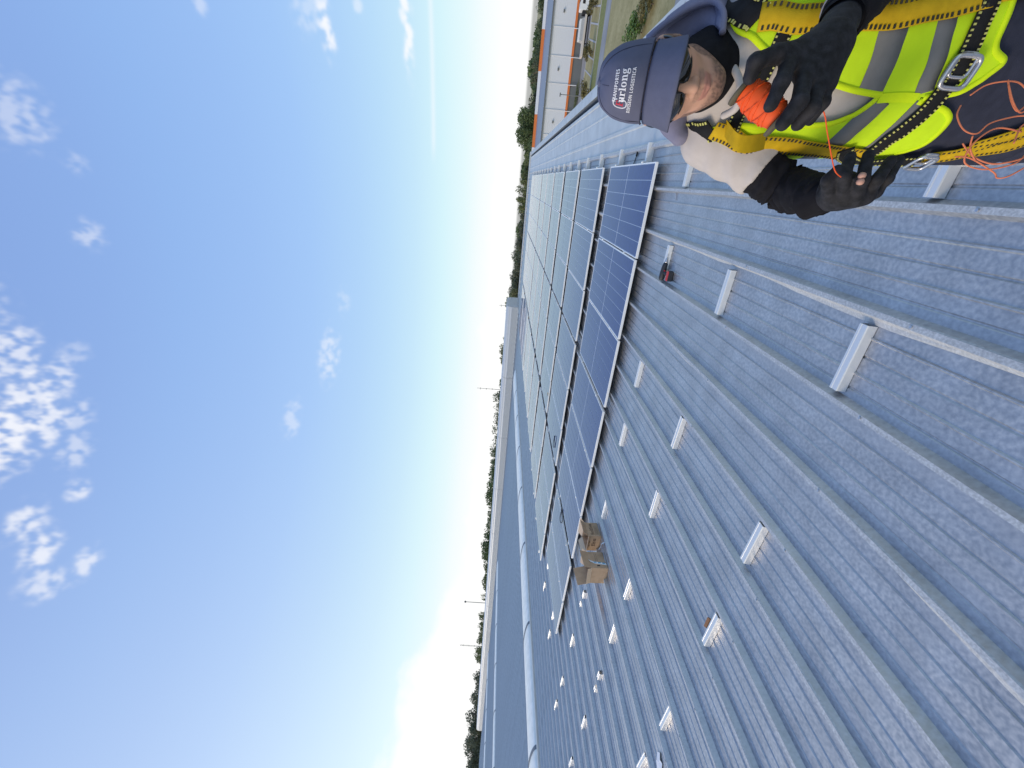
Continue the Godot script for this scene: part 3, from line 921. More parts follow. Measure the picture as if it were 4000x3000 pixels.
func build_surroundings() -> void:
	var st := begin()
	var g := setting("ground")
	for i in 10:
		for j in 10:
			var x0 := -1500.0 + i * 300.0
			var z0 := -1500.0 + j * 300.0
			quad(st, Vector3(x0, GROUND_Y, z0), Vector3(x0, GROUND_Y, z0 + 300), Vector3(x0 + 300, GROUND_Y, z0 + 300), Vector3(x0 + 300, GROUND_Y, z0))
	sub("field", done(st), M.grass, g)
	var rd := setting("roads")
	flat_strip("yard_lane", -60, 120, -143.9, -134.6, GROUND_Y + 0.02, M.asphalt, rd)
	flat_strip("road", -60, 140, -110.5, -104.0, GROUND_Y + 0.02, M.asphalt, rd)
	flat_strip("path", 2, 140, -57.5, -49.0, GROUND_Y + 0.02, M.asphalt, rd)
	flat_strip("green_verge", -60, 140, -118.6, -111.0, GROUND_Y + 0.012, M.verge, g)
	# pale kerb strips that part the parking bays
	for k in 11:
		var x := 47.0 - k * 3.25
		st = begin()
		slab(st, Vector3(x, GROUND_Y + 0.03, -134.4), Vector3(-4.4, 0, 15.4), Vector3(0.35, 0, 0.0), 0.03)
		sub("bay_strip", done(st), M.concrete, rd)
	st = begin()
	box(st, Vector3(2, GROUND_Y, -134.6), Vector3(70, GROUND_Y + 0.12, -134.3))
	box(st, Vector3(2, GROUND_Y, -119.0), Vector3(70, GROUND_Y + 0.12, -118.7))
	sub("kerb", done(st), M.concrete, rd)
	build_warehouse()
	build_truck()
	# lamp post in the yard
	var t := thing("lamp_post", "tall dark lamp post standing in front of the white warehouse", "lamp post", Transform3D(Basis(), Vector3(19.45, GROUND_Y, -119.8)))
	st = begin()
	tube(st, [Vector3.ZERO, Vector3(0, 7.0, 0)], [0.13, 0.08], 8)
	sub("pole", done(st), M.grey, t)
	st = begin()
	soft_box(st, Vector3(-0.45, 6.9, -0.15), Vector3(0.35, 7.15, 0.25), 0.05)
	sub("lamp_head", done(st), M.grey, t)
	# shrubs
	var leafy := leaf_crown(501, 1.0, 1.0, 14, 1200, 0.05)
	var k := 0
	for s: Array in [[38.2, -126.4, 3.2, 2.2, "dry olive shrub by the truck cab"], [28.6, -121.5, 3.4, 2.4, "dry olive shrub between the parking bays"], [20.6, -117.5, 3.6, 2.4, "dry olive shrub by the lamp post"], [19.4, -71.5, 4.4, 2.2, "bright green bush in the dry grass"], [21.2, -67.5, 3.4, 1.8, "brown bush beside the bright green bush"]]:
		t = thing("shrub", s[4], "shrub", Transform3D(Basis(), Vector3(s[0], GROUND_Y, s[1])))
		sub("foliage", leafy, M.bush if k == 3 else M.drybush, t, Transform3D(Basis(Vector3.UP, k * 2.0).scaled(Vector3(s[2] * 1.3, s[3], s[2] * 1.3)), Vector3.ZERO))
		st = begin()
		tube(st, [Vector3.ZERO, Vector3(0.1, s[3] * 0.5, 0)], [0.08, 0.04], 6)
		sub("stem", done(st), M.bark, t)
		k += 1
	t = thing("hedge", "low ragged hedge along the foot of the warehouse wall", "hedge", Transform3D(Basis(), Vector3(22.0, GROUND_Y, -142.6)))
	sub("foliage", leafy, M.leaf[2], t, Transform3D(Basis().scaled(Vector3(11.0, 1.0, 1.2)), Vector3.ZERO))
	# aerial masts beyond the roof
	for e: Array in [[-123.2, -229.2, 32.9, 0, "thin aerial mast with a crossarm over the right part of the roof monitor"], [-248.2, -164.7, 29.6, 1, "mast with a round top over the left part of the roof monitor"], [-273.6, -151.6, 31.3, 2, "lattice aerial mast with side arms, furthest left"], [-74.0, -254.5, 22.6, 0, "faint thin mast at the right end of the roof monitor"]]:
		t = thing("mast", e[4], "mast", Transform3D(Basis(), Vector3(e[0], GROUND_Y, e[1])))
		st = begin()
		var h: float = e[2]
		if e[3] == 2:
			for c in 3: tube(st, [Vector3(cos(c * 2.1) * 0.5, 0, sin(c * 2.1) * 0.5), Vector3(cos(c * 2.1) * 0.2, h, sin(c * 2.1) * 0.2)], 0.07, 5)
			for j in 24: tube(st, [Vector3(0.45, h * j / 24.0, 0), Vector3(-0.3, h * (j + 1) / 24.0, 0.3)], 0.04, 4)
		else: tube(st, [Vector3.ZERO, Vector3(0, h, 0)], [0.22, 0.10] if e[3] == 0 else [0.25, 0.18], 6)
		sub("pole", done(st), M.grey, t)
		st = begin()
		if e[3] == 1:
			tube(st, [Vector3(0, h - 0.2, 0), Vector3(0, h + 0.5, 0), Vector3(0, h + 1.0, 0)], [0.5, 0.65, 0.3], 10)
		else:
			for j in 3: box(st, Vector3(-0.9 + j * 0.2, h * (0.93 - 0.12 * j), -0.1), Vector3(0.5, h * (0.93 - 0.12 * j) + 0.25, 0.1))
		sub("fittings", done(st), M.grey, t)
	# low shed with a white fascia past the left end of the roof
	t = thing("shed", "low shed with a white fascia beyond the left end of the roof", "shed", Transform3D(Basis(Vector3.UP, deg_to_rad(-27.0)), Vector3(-178.0, GROUND_Y, -77.0)))
	st = begin()
	box(st, Vector3(-9, 0, -8), Vector3(9, 14.3, 0))
	sub("wall", done(st), M.grey, t)
	st = begin()
	box(st, Vector3(-9.2, 14.3, -8.2), Vector3(9.2, 15.2, 0.2))
	sub("fascia", done(st), M.white, t)

func build_warehouse() -> void:
	var t := thing("warehouse", "white warehouse with orange stripe and grey base across the yard", "warehouse", Transform3D(Basis(), Vector3(0, 0, -144.0)))
	var x0 := -64.0
	var x1 := 90.0
	var st := begin()
	box(st, Vector3(x0, GROUND_Y, -40), Vector3(x1, -10.79, -0.25))
	sub("base_wall", done(st), M.grey, t)
	st = begin()
	box(st, Vector3(x0, -10.78, -40), Vector3(x1, -10.16, 0.06))
	sub("orange_band", done(st), M.orange, t)
	# wall panels one bay wide, with level ribs pressed in
	for k in range(0, 24):
		var xa := x0 + k * 6.42
		st = begin()
		for j in 12:
			var ya := -10.15 + j * 0.53
			box(st, Vector3(xa + 0.03, ya, -40), Vector3(min(xa + 6.39, x1), ya + 0.5, 0.0))
		box(st, Vector3(xa + 0.03, -10.15, -39.9), Vector3(min(xa + 6.39, x1), -3.8, -0.04))
		sub("wall_panel", done(st), M.wallwhite, t)
		st = begin()
		tube(st, [Vector3(xa, -3.8, 0.12), Vector3(xa, -10.1, 0.12)], 0.07, 6)
		var dp := sub("downpipe", done(st), M.wallwhite, t)
		st = begin()
		tube(st, [Vector3(xa - 0.1, -10.1, 0.14), Vector3(xa - 0.1, -12.6, 0.14)], 0.10, 6)
		sub("pipe_guard", done(st), M.white, dp)
		if k % 2 == 0:
			st = begin()
			soft_box(st, Vector3(xa + 3.0, -7.0, 0.0), Vector3(xa + 3.7, -6.6, 0.35), 0.05)
			sub("wall_lamp", done(st), M.grey, t)
	st = begin()
	box(st, Vector3(x0, -3.95, -0.2), Vector3(x1, -3.62, 0.45))
	sub("gutter", done(st), M.grey, t)
	st = begin()
	quad(st, Vector3(x0, -3.60, 0.3), Vector3(x0, -2.45, -18), Vector3(x1, -2.45, -18), Vector3(x1, -3.60, 0.3))
	quad(st, Vector3(x0, -2.45, -18), Vector3(x0, -3.6, -40), Vector3(x1, -3.6, -40), Vector3(x1, -2.45, -18))
	var rf := sub("roof", done(st), M.roofgrey, t)
	st = begin()
	for k in 26: box(st, Vector3(x0 + k * 6.0, -3.58 + 0.0, -0.1), Vector3(x0 + k * 6.0 + 0.12, -3.50, 0.3))
	sub("eave_trim", done(st), M.white, rf)
	# banded parapet along the ridge, white and orange in turn
	var edges := [-64.0, -40.0, -28.0, -12.0, 0.5, 10.5, 20.2, 32.0, 42.6, 55.0, 66.0, 78.0, 90.0]
	for i in edges.size() - 1:
		var is_orange: bool = i in [3, 5, 7, 9, 11] and i != 3
		st = begin()
		box(st, Vector3(edges[i], -2.9, -18.6), Vector3(edges[i + 1] - 0.02, -1.52, -18.1))
		sub("parapet_panel", done(st), M.orange if is_orange else M.white, t)

func build_truck() -> void:
	var t := thing("truck", "white truck with a flatbed trailer parked along the warehouse", "truck", Transform3D(Basis(), Vector3(0, GROUND_Y + 0.02, -138.0)))
	var cabw := paint(lin(0.78, 0.80, 0.80), 0.35)
	var st := begin()
	var prof := [Vector2(40.6, 0.9), Vector2(43.3, 0.9), Vector2(43.35, 1.6), Vector2(43.1, 2.5), Vector2(42.4, 3.05), Vector2(40.8, 3.1), Vector2(40.6, 2.9)]
	var rings := []
	for z: float in [-1.2, 1.2]:
		var r: Array[Vector3] = []
		for p: Vector2 in prof: r.append(Vector3(p.x, p.y, z))
		rings.append(r)
	loft(st, rings, true, true)
	sub("cab", done(st), cabw, t)
	st = begin()
	box(st, Vector3(41.8, 1.8, 1.2), Vector3(42.8, 2.5, 1.215))
	sub("side_window", done(st), M.dark, t)
	st = begin()
	box(st, Vector3(39.8, 0.5, -0.9), Vector3(43.2, 0.9, 0.9))
	box(st, Vector3(39.9, 0.9, -1.0), Vector3(40.58, 2.3, 1.0))
	sub("chassis", done(st), M.dark, t)
	st = begin()
	box(st, Vector3(31.0, 0.95, -1.25), Vector3(39.8, 1.45, 1.25))
	sub("trailer_bed", done(st), paint(lin(0.62, 0.56, 0.48), 0.8), t)
	st = begin()
	box(st, Vector3(31.2, 0.55, -0.6), Vector3(39.6, 0.94, 0.6))
	sub("trailer_beam", done(st), M.dark, t)
	for k in 3:
		st = begin()
		box(st, Vector3(34.3 + 0.1 * k, 1.46 + k * 0.4, -1.1), Vector3(39.1 - 0.12 * k, 1.83 + k * 0.4, 1.1 - 0.1 * k))
		sub("load", done(st), paint(lin(0.45, 0.46, 0.47), 0.6) if k < 2 else cabw, t)
	for x: float in [42.3, 40.4, 33.4, 32.3]:
		for z: float in [-1.0, 1.0]:
			st = begin()
			st.set_smooth_group(0)
			tube(st, [Vector3(x, 0.5, z - 0.16), Vector3(x, 0.5, z + 0.16)], 0.5, 14)
			var w := sub("wheel", done(st), M.dark, t)
			st = begin()
			tube(st, [Vector3(x, 0.5, z - 0.17), Vector3(x, 0.5, z + 0.17)], 0.26, 10)
			sub("rim", done(st), M.grey, w)

# ---------------------------------------------------------------- the worker
# Local frame of the worker: origin between the feet, y up, x to the picture's right, z towards the photographer.
const WORKER_TURN := 0.47799
const TORSO_AZ := -0.7330
const TORSO := [[0.550, 0.000, 0.000, 0.190, 0.135], [0.720, 0.000, 0.000, 0.205, 0.150], [0.850, -0.005, 0.000, 0.205, 0.152], [0.970, -0.010, 0.000, 0.195, 0.150], [1.080, -0.015, 0.000, 0.200, 0.152], [1.200, -0.022, 0.000, 0.208, 0.155], [1.280, -0.030, -0.003, 0.205, 0.148], [1.335, -0.038, -0.008, 0.185, 0.128], [1.375, -0.046, -0.012, 0.150, 0.104], [1.405, -0.054, -0.012, 0.112, 0.086], [1.430, -0.062, -0.010, 0.082, 0.072], [1.460, -0.070, -0.005, 0.068, 0.064]]
const TORSO_POWER := 2.4
var fold_noise := FastNoiseLite.new()
var torso_x := Vector3(cos(TORSO_AZ), 0, -sin(TORSO_AZ))
var torso_z := Vector3(sin(TORSO_AZ), 0, cos(TORSO_AZ))

func torso_row(h: float) -> Array:
	if h <= TORSO[0][0]: return TORSO[0]
	for i in TORSO.size() - 1:
		var p: Array = TORSO[i]
		var q: Array = TORSO[i + 1]
		if h <= q[0]:
			var t: float = (h - p[0]) / (q[0] - p[0])
			return [h, lerp(p[1], q[1], t), lerp(p[2], q[2], t), lerp(p[3], q[3], t), lerp(p[4], q[4], t)]
	return TORSO[TORSO.size() - 1]

# point on the clothed trunk at an angle (degrees, 0 = breastbone, positive to his left) and height
func trunk(phi: float, h: float, off: float) -> Vector3:
	var r := torso_row(h)
	var s := sin(deg_to_rad(phi))
	var c := cos(deg_to_rad(phi))
	var e := 2.0 / TORSO_POWER
	var o: float = off + 0.006 * fold_noise.get_noise_3d(phi * 0.55, h * 62.0, 0.0) * smoothstep(0.0, 0.012, off + 0.006)
	return Vector3(r[1], h, r[2]) + torso_x * (r[3] + o) * sign(s) * pow(abs(s), e) + torso_z * (r[4] + o) * sign(c) * pow(abs(c), e)

func trunk_sdf(p: Vector3, shrink: float) -> float:
	var r := torso_row(p.y)
	var q := p - Vector3(r[1], p.y, r[2])
	var a: float = r[3] - shrink
	var b: float = r[4] - shrink
	var g := pow(pow(abs(q.dot(torso_x)) / a, TORSO_POWER) + pow(abs(q.dot(torso_z)) / b, TORSO_POWER), 1.0 / TORSO_POWER)
	var d: float = (g - 1.0) * min(a, b)
	return max(d, max(p.y - 1.45, 0.55 - p.y))

func smin(a: float, b: float, k: float) -> float:
	var h: float = max(k - abs(a - b), 0.0) / k
	return min(a, b) - h * h * k * 0.25

func bone(p: Vector3, a: Vector3, b: Vector3, ra: float, rb: float) -> float:
	var ab := b - a
	var t: float = clamp((p - a).dot(ab) / ab.length_squared(), 0.0, 1.0)
	return p.distance_to(a + ab * t) - lerp(ra, rb, t)

func egg(p: Vector3, c: Vector3, r: Vector3) -> float:
	var q := (p - c) / r
	var k := q.length()
	return (k - 1.0) * minf(r.x, minf(r.y, r.z)) if k < 0.001 else k * (k - 1.0) / (q / r).length()

# surface nets: one vertex per crossed cell, one quad round each crossed edge
func nets(st: SurfaceTool, f: Callable, lo: Vector3, hi: Vector3, cell: float, tint = null) -> void:
	var n := Vector3i(((hi - lo) / cell).ceil()) + Vector3i.ONE
	var sy := n.x
	var sz := n.x * n.y
	var val := PackedFloat32Array()
	val.resize(sz * n.z)
	val.fill(1e9)
	var blk := 5
	var reach := cell * blk * 0.87 * 1.25 + cell
	for bz in range(0, n.z, blk):
		for by in range(0, n.y, blk):
			for bx in range(0, n.x, blk):
				var mid := lo + (Vector3(bx, by, bz) + Vector3.ONE * blk * 0.5) * cell
				if abs(f.call(mid)) > reach: continue
				for z in range(bz, min(bz + blk + 1, n.z)):
					for y in range(by, min(by + blk + 1, n.y)):
						for x in range(bx, min(bx + blk + 1, n.x)):
							var i := x + y * sy + z * sz
							if val[i] > 1e8: val[i] = f.call(lo + Vector3(x, y, z) * cell)
	var at := {}
	var corner := [0, 1, sy, sy + 1, sz, sz + 1, sz + sy, sz + sy + 1]
	var edges := [[0, 1], [2, 3], [4, 5], [6, 7], [0, 2], [1, 3], [4, 6], [5, 7], [0, 4], [1, 5], [2, 6], [3, 7]]
	for z in n.z - 1:
		for y in n.y - 1:
			for x in n.x - 1:
				var i := x + y * sy + z * sz
				if val[i] > 1e8: continue
				var neg := 0
				var ok := true
				for c: int in corner:
					var v := val[i + c]
					if v > 1e8: ok = false
					if v < 0.0: neg += 1
				if not ok or neg == 0 or neg == 8: continue
				var sum := Vector3.ZERO
				var cnt := 0
				for e: Array in edges:
					var va := val[i + corner[e[0]]]
					var vb := val[i + corner[e[1]]]
					if (va < 0.0) == (vb < 0.0): continue
					var t := va / (va - vb)
					var pa := Vector3(e[0] & 1, (e[0] >> 1) & 1, e[0] >> 2)
					var pb := Vector3(e[1] & 1, (e[1] >> 1) & 1, e[1] >> 2)
					sum += pa.lerp(pb, t)
					cnt += 1
				at[i] = lo + (Vector3(x, y, z) + sum / cnt) * cell
	var axes := [[1, sy, sz], [sy, sz, 1], [sz, 1, sy]]
	for i: int in at:
		for ax: Array in axes:
			var va := val[i]
			var vb := val[i + ax[0]]
			if vb > 1e8 or (va < 0.0) == (vb < 0.0): continue
			var j: int = i - ax[1]
			var k: int = i - ax[2]
			var l: int = i - ax[1] - ax[2]
			if not (at.has(j) and at.has(k) and at.has(l)): continue
			var q := [at[i], at[j], at[l], at[k]]
			if va < 0.0: q = [at[i], at[k], at[l], at[j]]
			for m: int in [0, 1, 2, 0, 2, 3]:
				if tint != null: st.set_color(tint.call(q[m]))
				st.add_vertex(q[m])

# ribbon lying on the trunk along [angle, height] points
func trunk_ribbon(st: SurfaceTool, path: Array, width: float, off: float, thick: float, from := -1.0, to := 1.0) -> void:
	var pts := []
	for i in path.size() - 1:
		var p0: Vector2 = path[max(i - 1, 0)]
		var p3: Vector2 = path[min(i + 2, path.size() - 1)]
		var pa: Vector2 = path[i]
		for k in 8: pts.append(pa.cubic_interpolate(path[i + 1], p0, p3, k / 8.0))
	pts.append(path[path.size() - 1])
	var rings := []
	for i in pts.size():
		var a: Vector2 = pts[max(i - 1, 0)]
		var b: Vector2 = pts[min(i + 1, pts.size() - 1)]
		var p := trunk(pts[i].x, pts[i].y, off)
		var t := (trunk(b.x, b.y, off) - trunk(a.x, a.y, off)).normalized()
		var n := (trunk(pts[i].x, pts[i].y, off + 0.01) - p)
		var u := (trunk(pts[i].x + 3, pts[i].y, off) - trunk(pts[i].x - 3, pts[i].y, off))
		var v := (trunk(pts[i].x, pts[i].y + 0.01, off) - trunk(pts[i].x, pts[i].y - 0.01, off))
		var nn := u.cross(v).normalized()
		if nn.dot(n) < 0: nn = -nn
		var s := nn.cross(t).normalized()
		var ring: Array[Vector3] = []
		for w: Vector2 in [Vector2(from, 0), Vector2(from, 1), Vector2((from + to) / 2, 1.25), Vector2(to, 1), Vector2(to, 0)]:
			ring.append(p + s * width / 2 * w.x + nn * thick * w.y)
		rings.append(ring)
	loft(st, rings, true, true)

# short stitches across both edges of a ribbon
func trunk_stitches(st: SurfaceTool, path: Array, width: float, off: float, thick: float, pitch: float, inset := 0.80, size := 0.16) -> void:
	var pts := []
	for i in path.size() - 1:
		var p0: Vector2 = path[max(i - 1, 0)]
		var p3: Vector2 = path[min(i + 2, path.size() - 1)]
		var pa: Vector2 = path[i]
		for k in 24: pts.append(pa.cubic_interpolate(path[i + 1], p0, p3, k / 24.0))
	var walked := 0.0
	var last := trunk(pts[0].x, pts[0].y, off)
	for i in range(1, pts.size() - 1):
		var p := trunk(pts[i].x, pts[i].y, off)
		walked += p.distance_to(last)
		last = p
		if walked < pitch: continue
		walked = 0.0
		var t := (trunk(pts[i + 1].x, pts[i + 1].y, off) - trunk(pts[i - 1].x, pts[i - 1].y, off)).normalized()
		var u := (trunk(pts[i].x + 3, pts[i].y, off) - trunk(pts[i].x - 3, pts[i].y, off))
		var v := (trunk(pts[i].x, pts[i].y + 0.01, off) - trunk(pts[i].x, pts[i].y - 0.01, off))
		var nn := u.cross(v).normalized()
		if nn.dot(trunk(pts[i].x, pts[i].y, off + 0.01) - p) < 0: nn = -nn
		var s := nn.cross(t).normalized()
		for e: float in [-1.0, 1.0]:
			var c := p + s * e * width / 2 * inset + nn * thick * 1.12
			box(st, Vector3(-width / 2 * size, -0.0006, -pitch * 0.25), Vector3(width / 2 * size, 0.0014, pitch * 0.25), Transform3D(Basis(s, nn, -t), c))

# patch of cloth on the trunk between two height curves; bottom and top are lists of [angle, height]
func curve_at(c: Array, phi: float) -> float:
	if phi <= c[0].x: return c[0].y
	for i in c.size() - 1:
		if phi <= c[i + 1].x: return lerp(c[i].y, c[i + 1].y, (phi - c[i].x) / max(c[i + 1].x - c[i].x, 0.001))
	return c[c.size() - 1].y

func trunk_patch(st: SurfaceTool, bottom: Array, top: Array, phi0: float, phi1: float, cols: int, rows: int, off: float, thick := 0.002) -> void:
	for side in 2:
		var o: float = off + (0.0 if side else thick)
		for i in cols:
			var pa: float = lerp(phi0, phi1, float(i) / cols)
			var pb: float = lerp(phi0, phi1, float(i + 1) / cols)
			for j in rows:
				var q := []
				for e: Vector2 in [Vector2(pa, j), Vector2(pa, j + 1), Vector2(pb, j + 1), Vector2(pb, j)]:
					q.append(trunk(e.x, lerp(curve_at(bottom, e.x), curve_at(top, e.x), e.y / rows), o))
				if q[0].distance_to(q[1]) + q[2].distance_to(q[3]) < 0.0005: continue
				if side: quad(st, q[0], q[3], q[2], q[1])
				else: quad(st, q[0], q[1], q[2], q[3])

const SH_R := Vector3(-0.165, 1.338, -0.115)   # his right shoulder, on the picture's left
const EL_R := Vector3(-0.3129, 1.1354, -0.0613)
const WR_R := Vector3(-0.4115, 1.1533, 0.0932)
const SH_L := Vector3(0.070, 1.345, 0.125)
const EL_L := Vector3(0.075, 1.095, 0.215)
const WR_L := Vector3(-0.1626, 1.2806, 0.2711)
const HEAD := Vector3(-0.148, 1.549, 0.057)
const HEAD_SIZE := 1.04

func head_basis() -> Basis:
	return Basis(Vector3.UP, -0.712) * Basis(Vector3.RIGHT, 0.235) * Basis(Vector3.BACK, 0.068)

func face_sdf(p: Vector3) -> float:
	var q := Vector3(abs(p.x), p.y, p.z)
	var d := egg(p, Vector3(0, 0.028, -0.012), Vector3(0.074, 0.098, 0.094))
	d = smin(d, egg(p, Vector3(0, -0.028, 0.020), Vector3(0.060, 0.082, 0.070)), 0.03)
	d = smin(d, bone(q, Vector3(0.046, -0.062, 0.000), Vector3(0.016, -0.094, 0.062), 0.022, 0.020), 0.03)
	d = smin(d, bone(p, Vector3(0, -0.098, 0.066), Vector3(0, -0.090, 0.070), 0.018, 0.018), 0.02)
	d = smin(d, egg(q, Vector3(0.042, -0.014, 0.055), Vector3(0.024, 0.022, 0.022)), 0.025)
	d = smin(d, bone(q, Vector3(0.0, 0.030, 0.082), Vector3(0.036, 0.034, 0.070), 0.011, 0.010), 0.02)
	d = smin(d, bone(p, Vector3(0, 0.018, 0.086), Vector3(0, -0.020, 0.108), 0.008, 0.0115), 0.014)
	d = smin(d, egg(q, Vector3(0.0125, -0.026, 0.097), Vector3(0.0085, 0.008, 0.010)), 0.008)
	d = smin(d, egg(p, Vector3(0, -0.050, 0.083), Vector3(0.024, 0.016, 0.012)), 0.014)
	d = smin(d, bone(q, Vector3(0.004, -0.0525, 0.0935), Vector3(0.021, -0.0565, 0.084), 0.0055, 0.0030), 0.004)
	d = smin(d, bone(q, Vector3(0.0, -0.0640, 0.0920), Vector3(0.018, -0.0610, 0.084), 0.0065, 0.0030), 0.004)
	var ear := egg(q, Vector3(0.080, -0.006, -0.008), Vector3(0.009, 0.031, 0.019))
	ear = max(ear, -egg(q, Vector3(0.090, -0.002, -0.004), Vector3(0.007, 0.018, 0.010)))
	d = smin(d, ear, 0.008)
	return d

func face_tint(p: Vector3) -> Color:
	# p in head space; linear colours. Stubble follows jaw, chin and upper lip
	var grain := fold_noise.get_noise_3d(p.x * 2600.0, p.y * 2600.0, p.z * 2600.0)
	var blot := fold_noise.get_noise_3d(p.x * 420.0 + 50.0, p.y * 420.0, p.z * 420.0)
	var skin := Color(0.60 + 0.05 * blot, 0.345 + 0.035 * blot, 0.245 + 0.03 * blot)
	var ax: float = abs(p.x)
	# lower edge of the jaw, climbing towards the ears
	var rise: float = smoothstep(0.062, 0.030, p.z) * 0.055
	var jaw := smoothstep(-0.066 + rise, -0.086 + rise, p.y)
	if p.z < 0.028 and ax > 0.045: jaw = max(jaw, smoothstep(0.030, 0.008, p.z) * smoothstep(0.03, 0.0, p.y))
	var lip_zone := smoothstep(0.030, 0.024, ax) * smoothstep(-0.0490, -0.0525, p.y) * smoothstep(-0.0735, -0.0690, p.y) * smoothstep(0.080, 0.084, p.z)
	var tash := smoothstep(0.036, 0.026, ax) * smoothstep(-0.034, -0.040, p.y) * smoothstep(-0.053, -0.049, p.y)
	var beard: float = clamp(max(jaw * 0.95, tash * 0.55), 0.0, 1.0) * (0.72 + 0.5 * grain)
	var c := skin.lerp(Color(0.07, 0.048, 0.040), clamp(beard, 0.0, 0.85))
	c = c.lerp(Color(0.46, 0.20, 0.165), lip_zone * 0.75)
	if p.y > 0.028 and p.z < 0.05: c = Color(0.03, 0.022, 0.018)
	if p.z < -0.03 and p.y > -0.05 and ax < 0.074: c = Color(0.03, 0.022, 0.018)
	return c

# crown of the cap: angle round the head (0 = front) and climb 0..1
func cap_point(th: float, t: float, off := 0.0) -> Vector3:
	var front: float = max(0.0, cos(th))
	var up: float = sin(t * PI / 2)
	var out: float = pow(cos(t * PI / 2), 0.62)
	var rx := 0.0850 + off
	var rz := 0.106 + off
	var y0 := 0.044 - 0.036 * (1.0 - front)
	return Vector3(sin(th) * rx * out, y0 + (0.086 + 0.036 * (1.0 - front) + 0.008 * front * cos(t * PI / 2) + off) * up, -0.010 + cos(th) * rz * out * (1.0 + 0.05 * front * sin(t * PI)))

func bent_text(words: String, font: String, size: float, weight: int, centre: Vector2, squeeze := 1.0) -> ArrayMesh:
	# lettering wrapped round the front of the cap; centre in metres along the band and up the crown
	var tm := lettering(words, font, size, weight, false, 0.0009)
	var arr := tm.get_mesh_arrays() if tm.get_surface_count() == 0 else tm.surface_get_arrays(0)
	var all := []
	for s in max(1, tm.get_surface_count()):
		all.append(tm.surface_get_arrays(s) if tm.get_surface_count() else arr)
	var st := begin()
	for a: Array in all:
		var v: PackedVector3Array = a[Mesh.ARRAY_VERTEX]
		var idx = a[Mesh.ARRAY_INDEX]
		var order := []
		if idx != null and idx.size() > 0:
			for i: int in idx: order.append(i)
		else:
			for i in v.size(): order.append(i)
		for i: int in order:
			var p := v[i]
			st.add_vertex(cap_point((p.x * squeeze + centre.x) / 0.098, (p.y + centre.y) / 0.150, 0.0012 + p.z))
	return done(st)

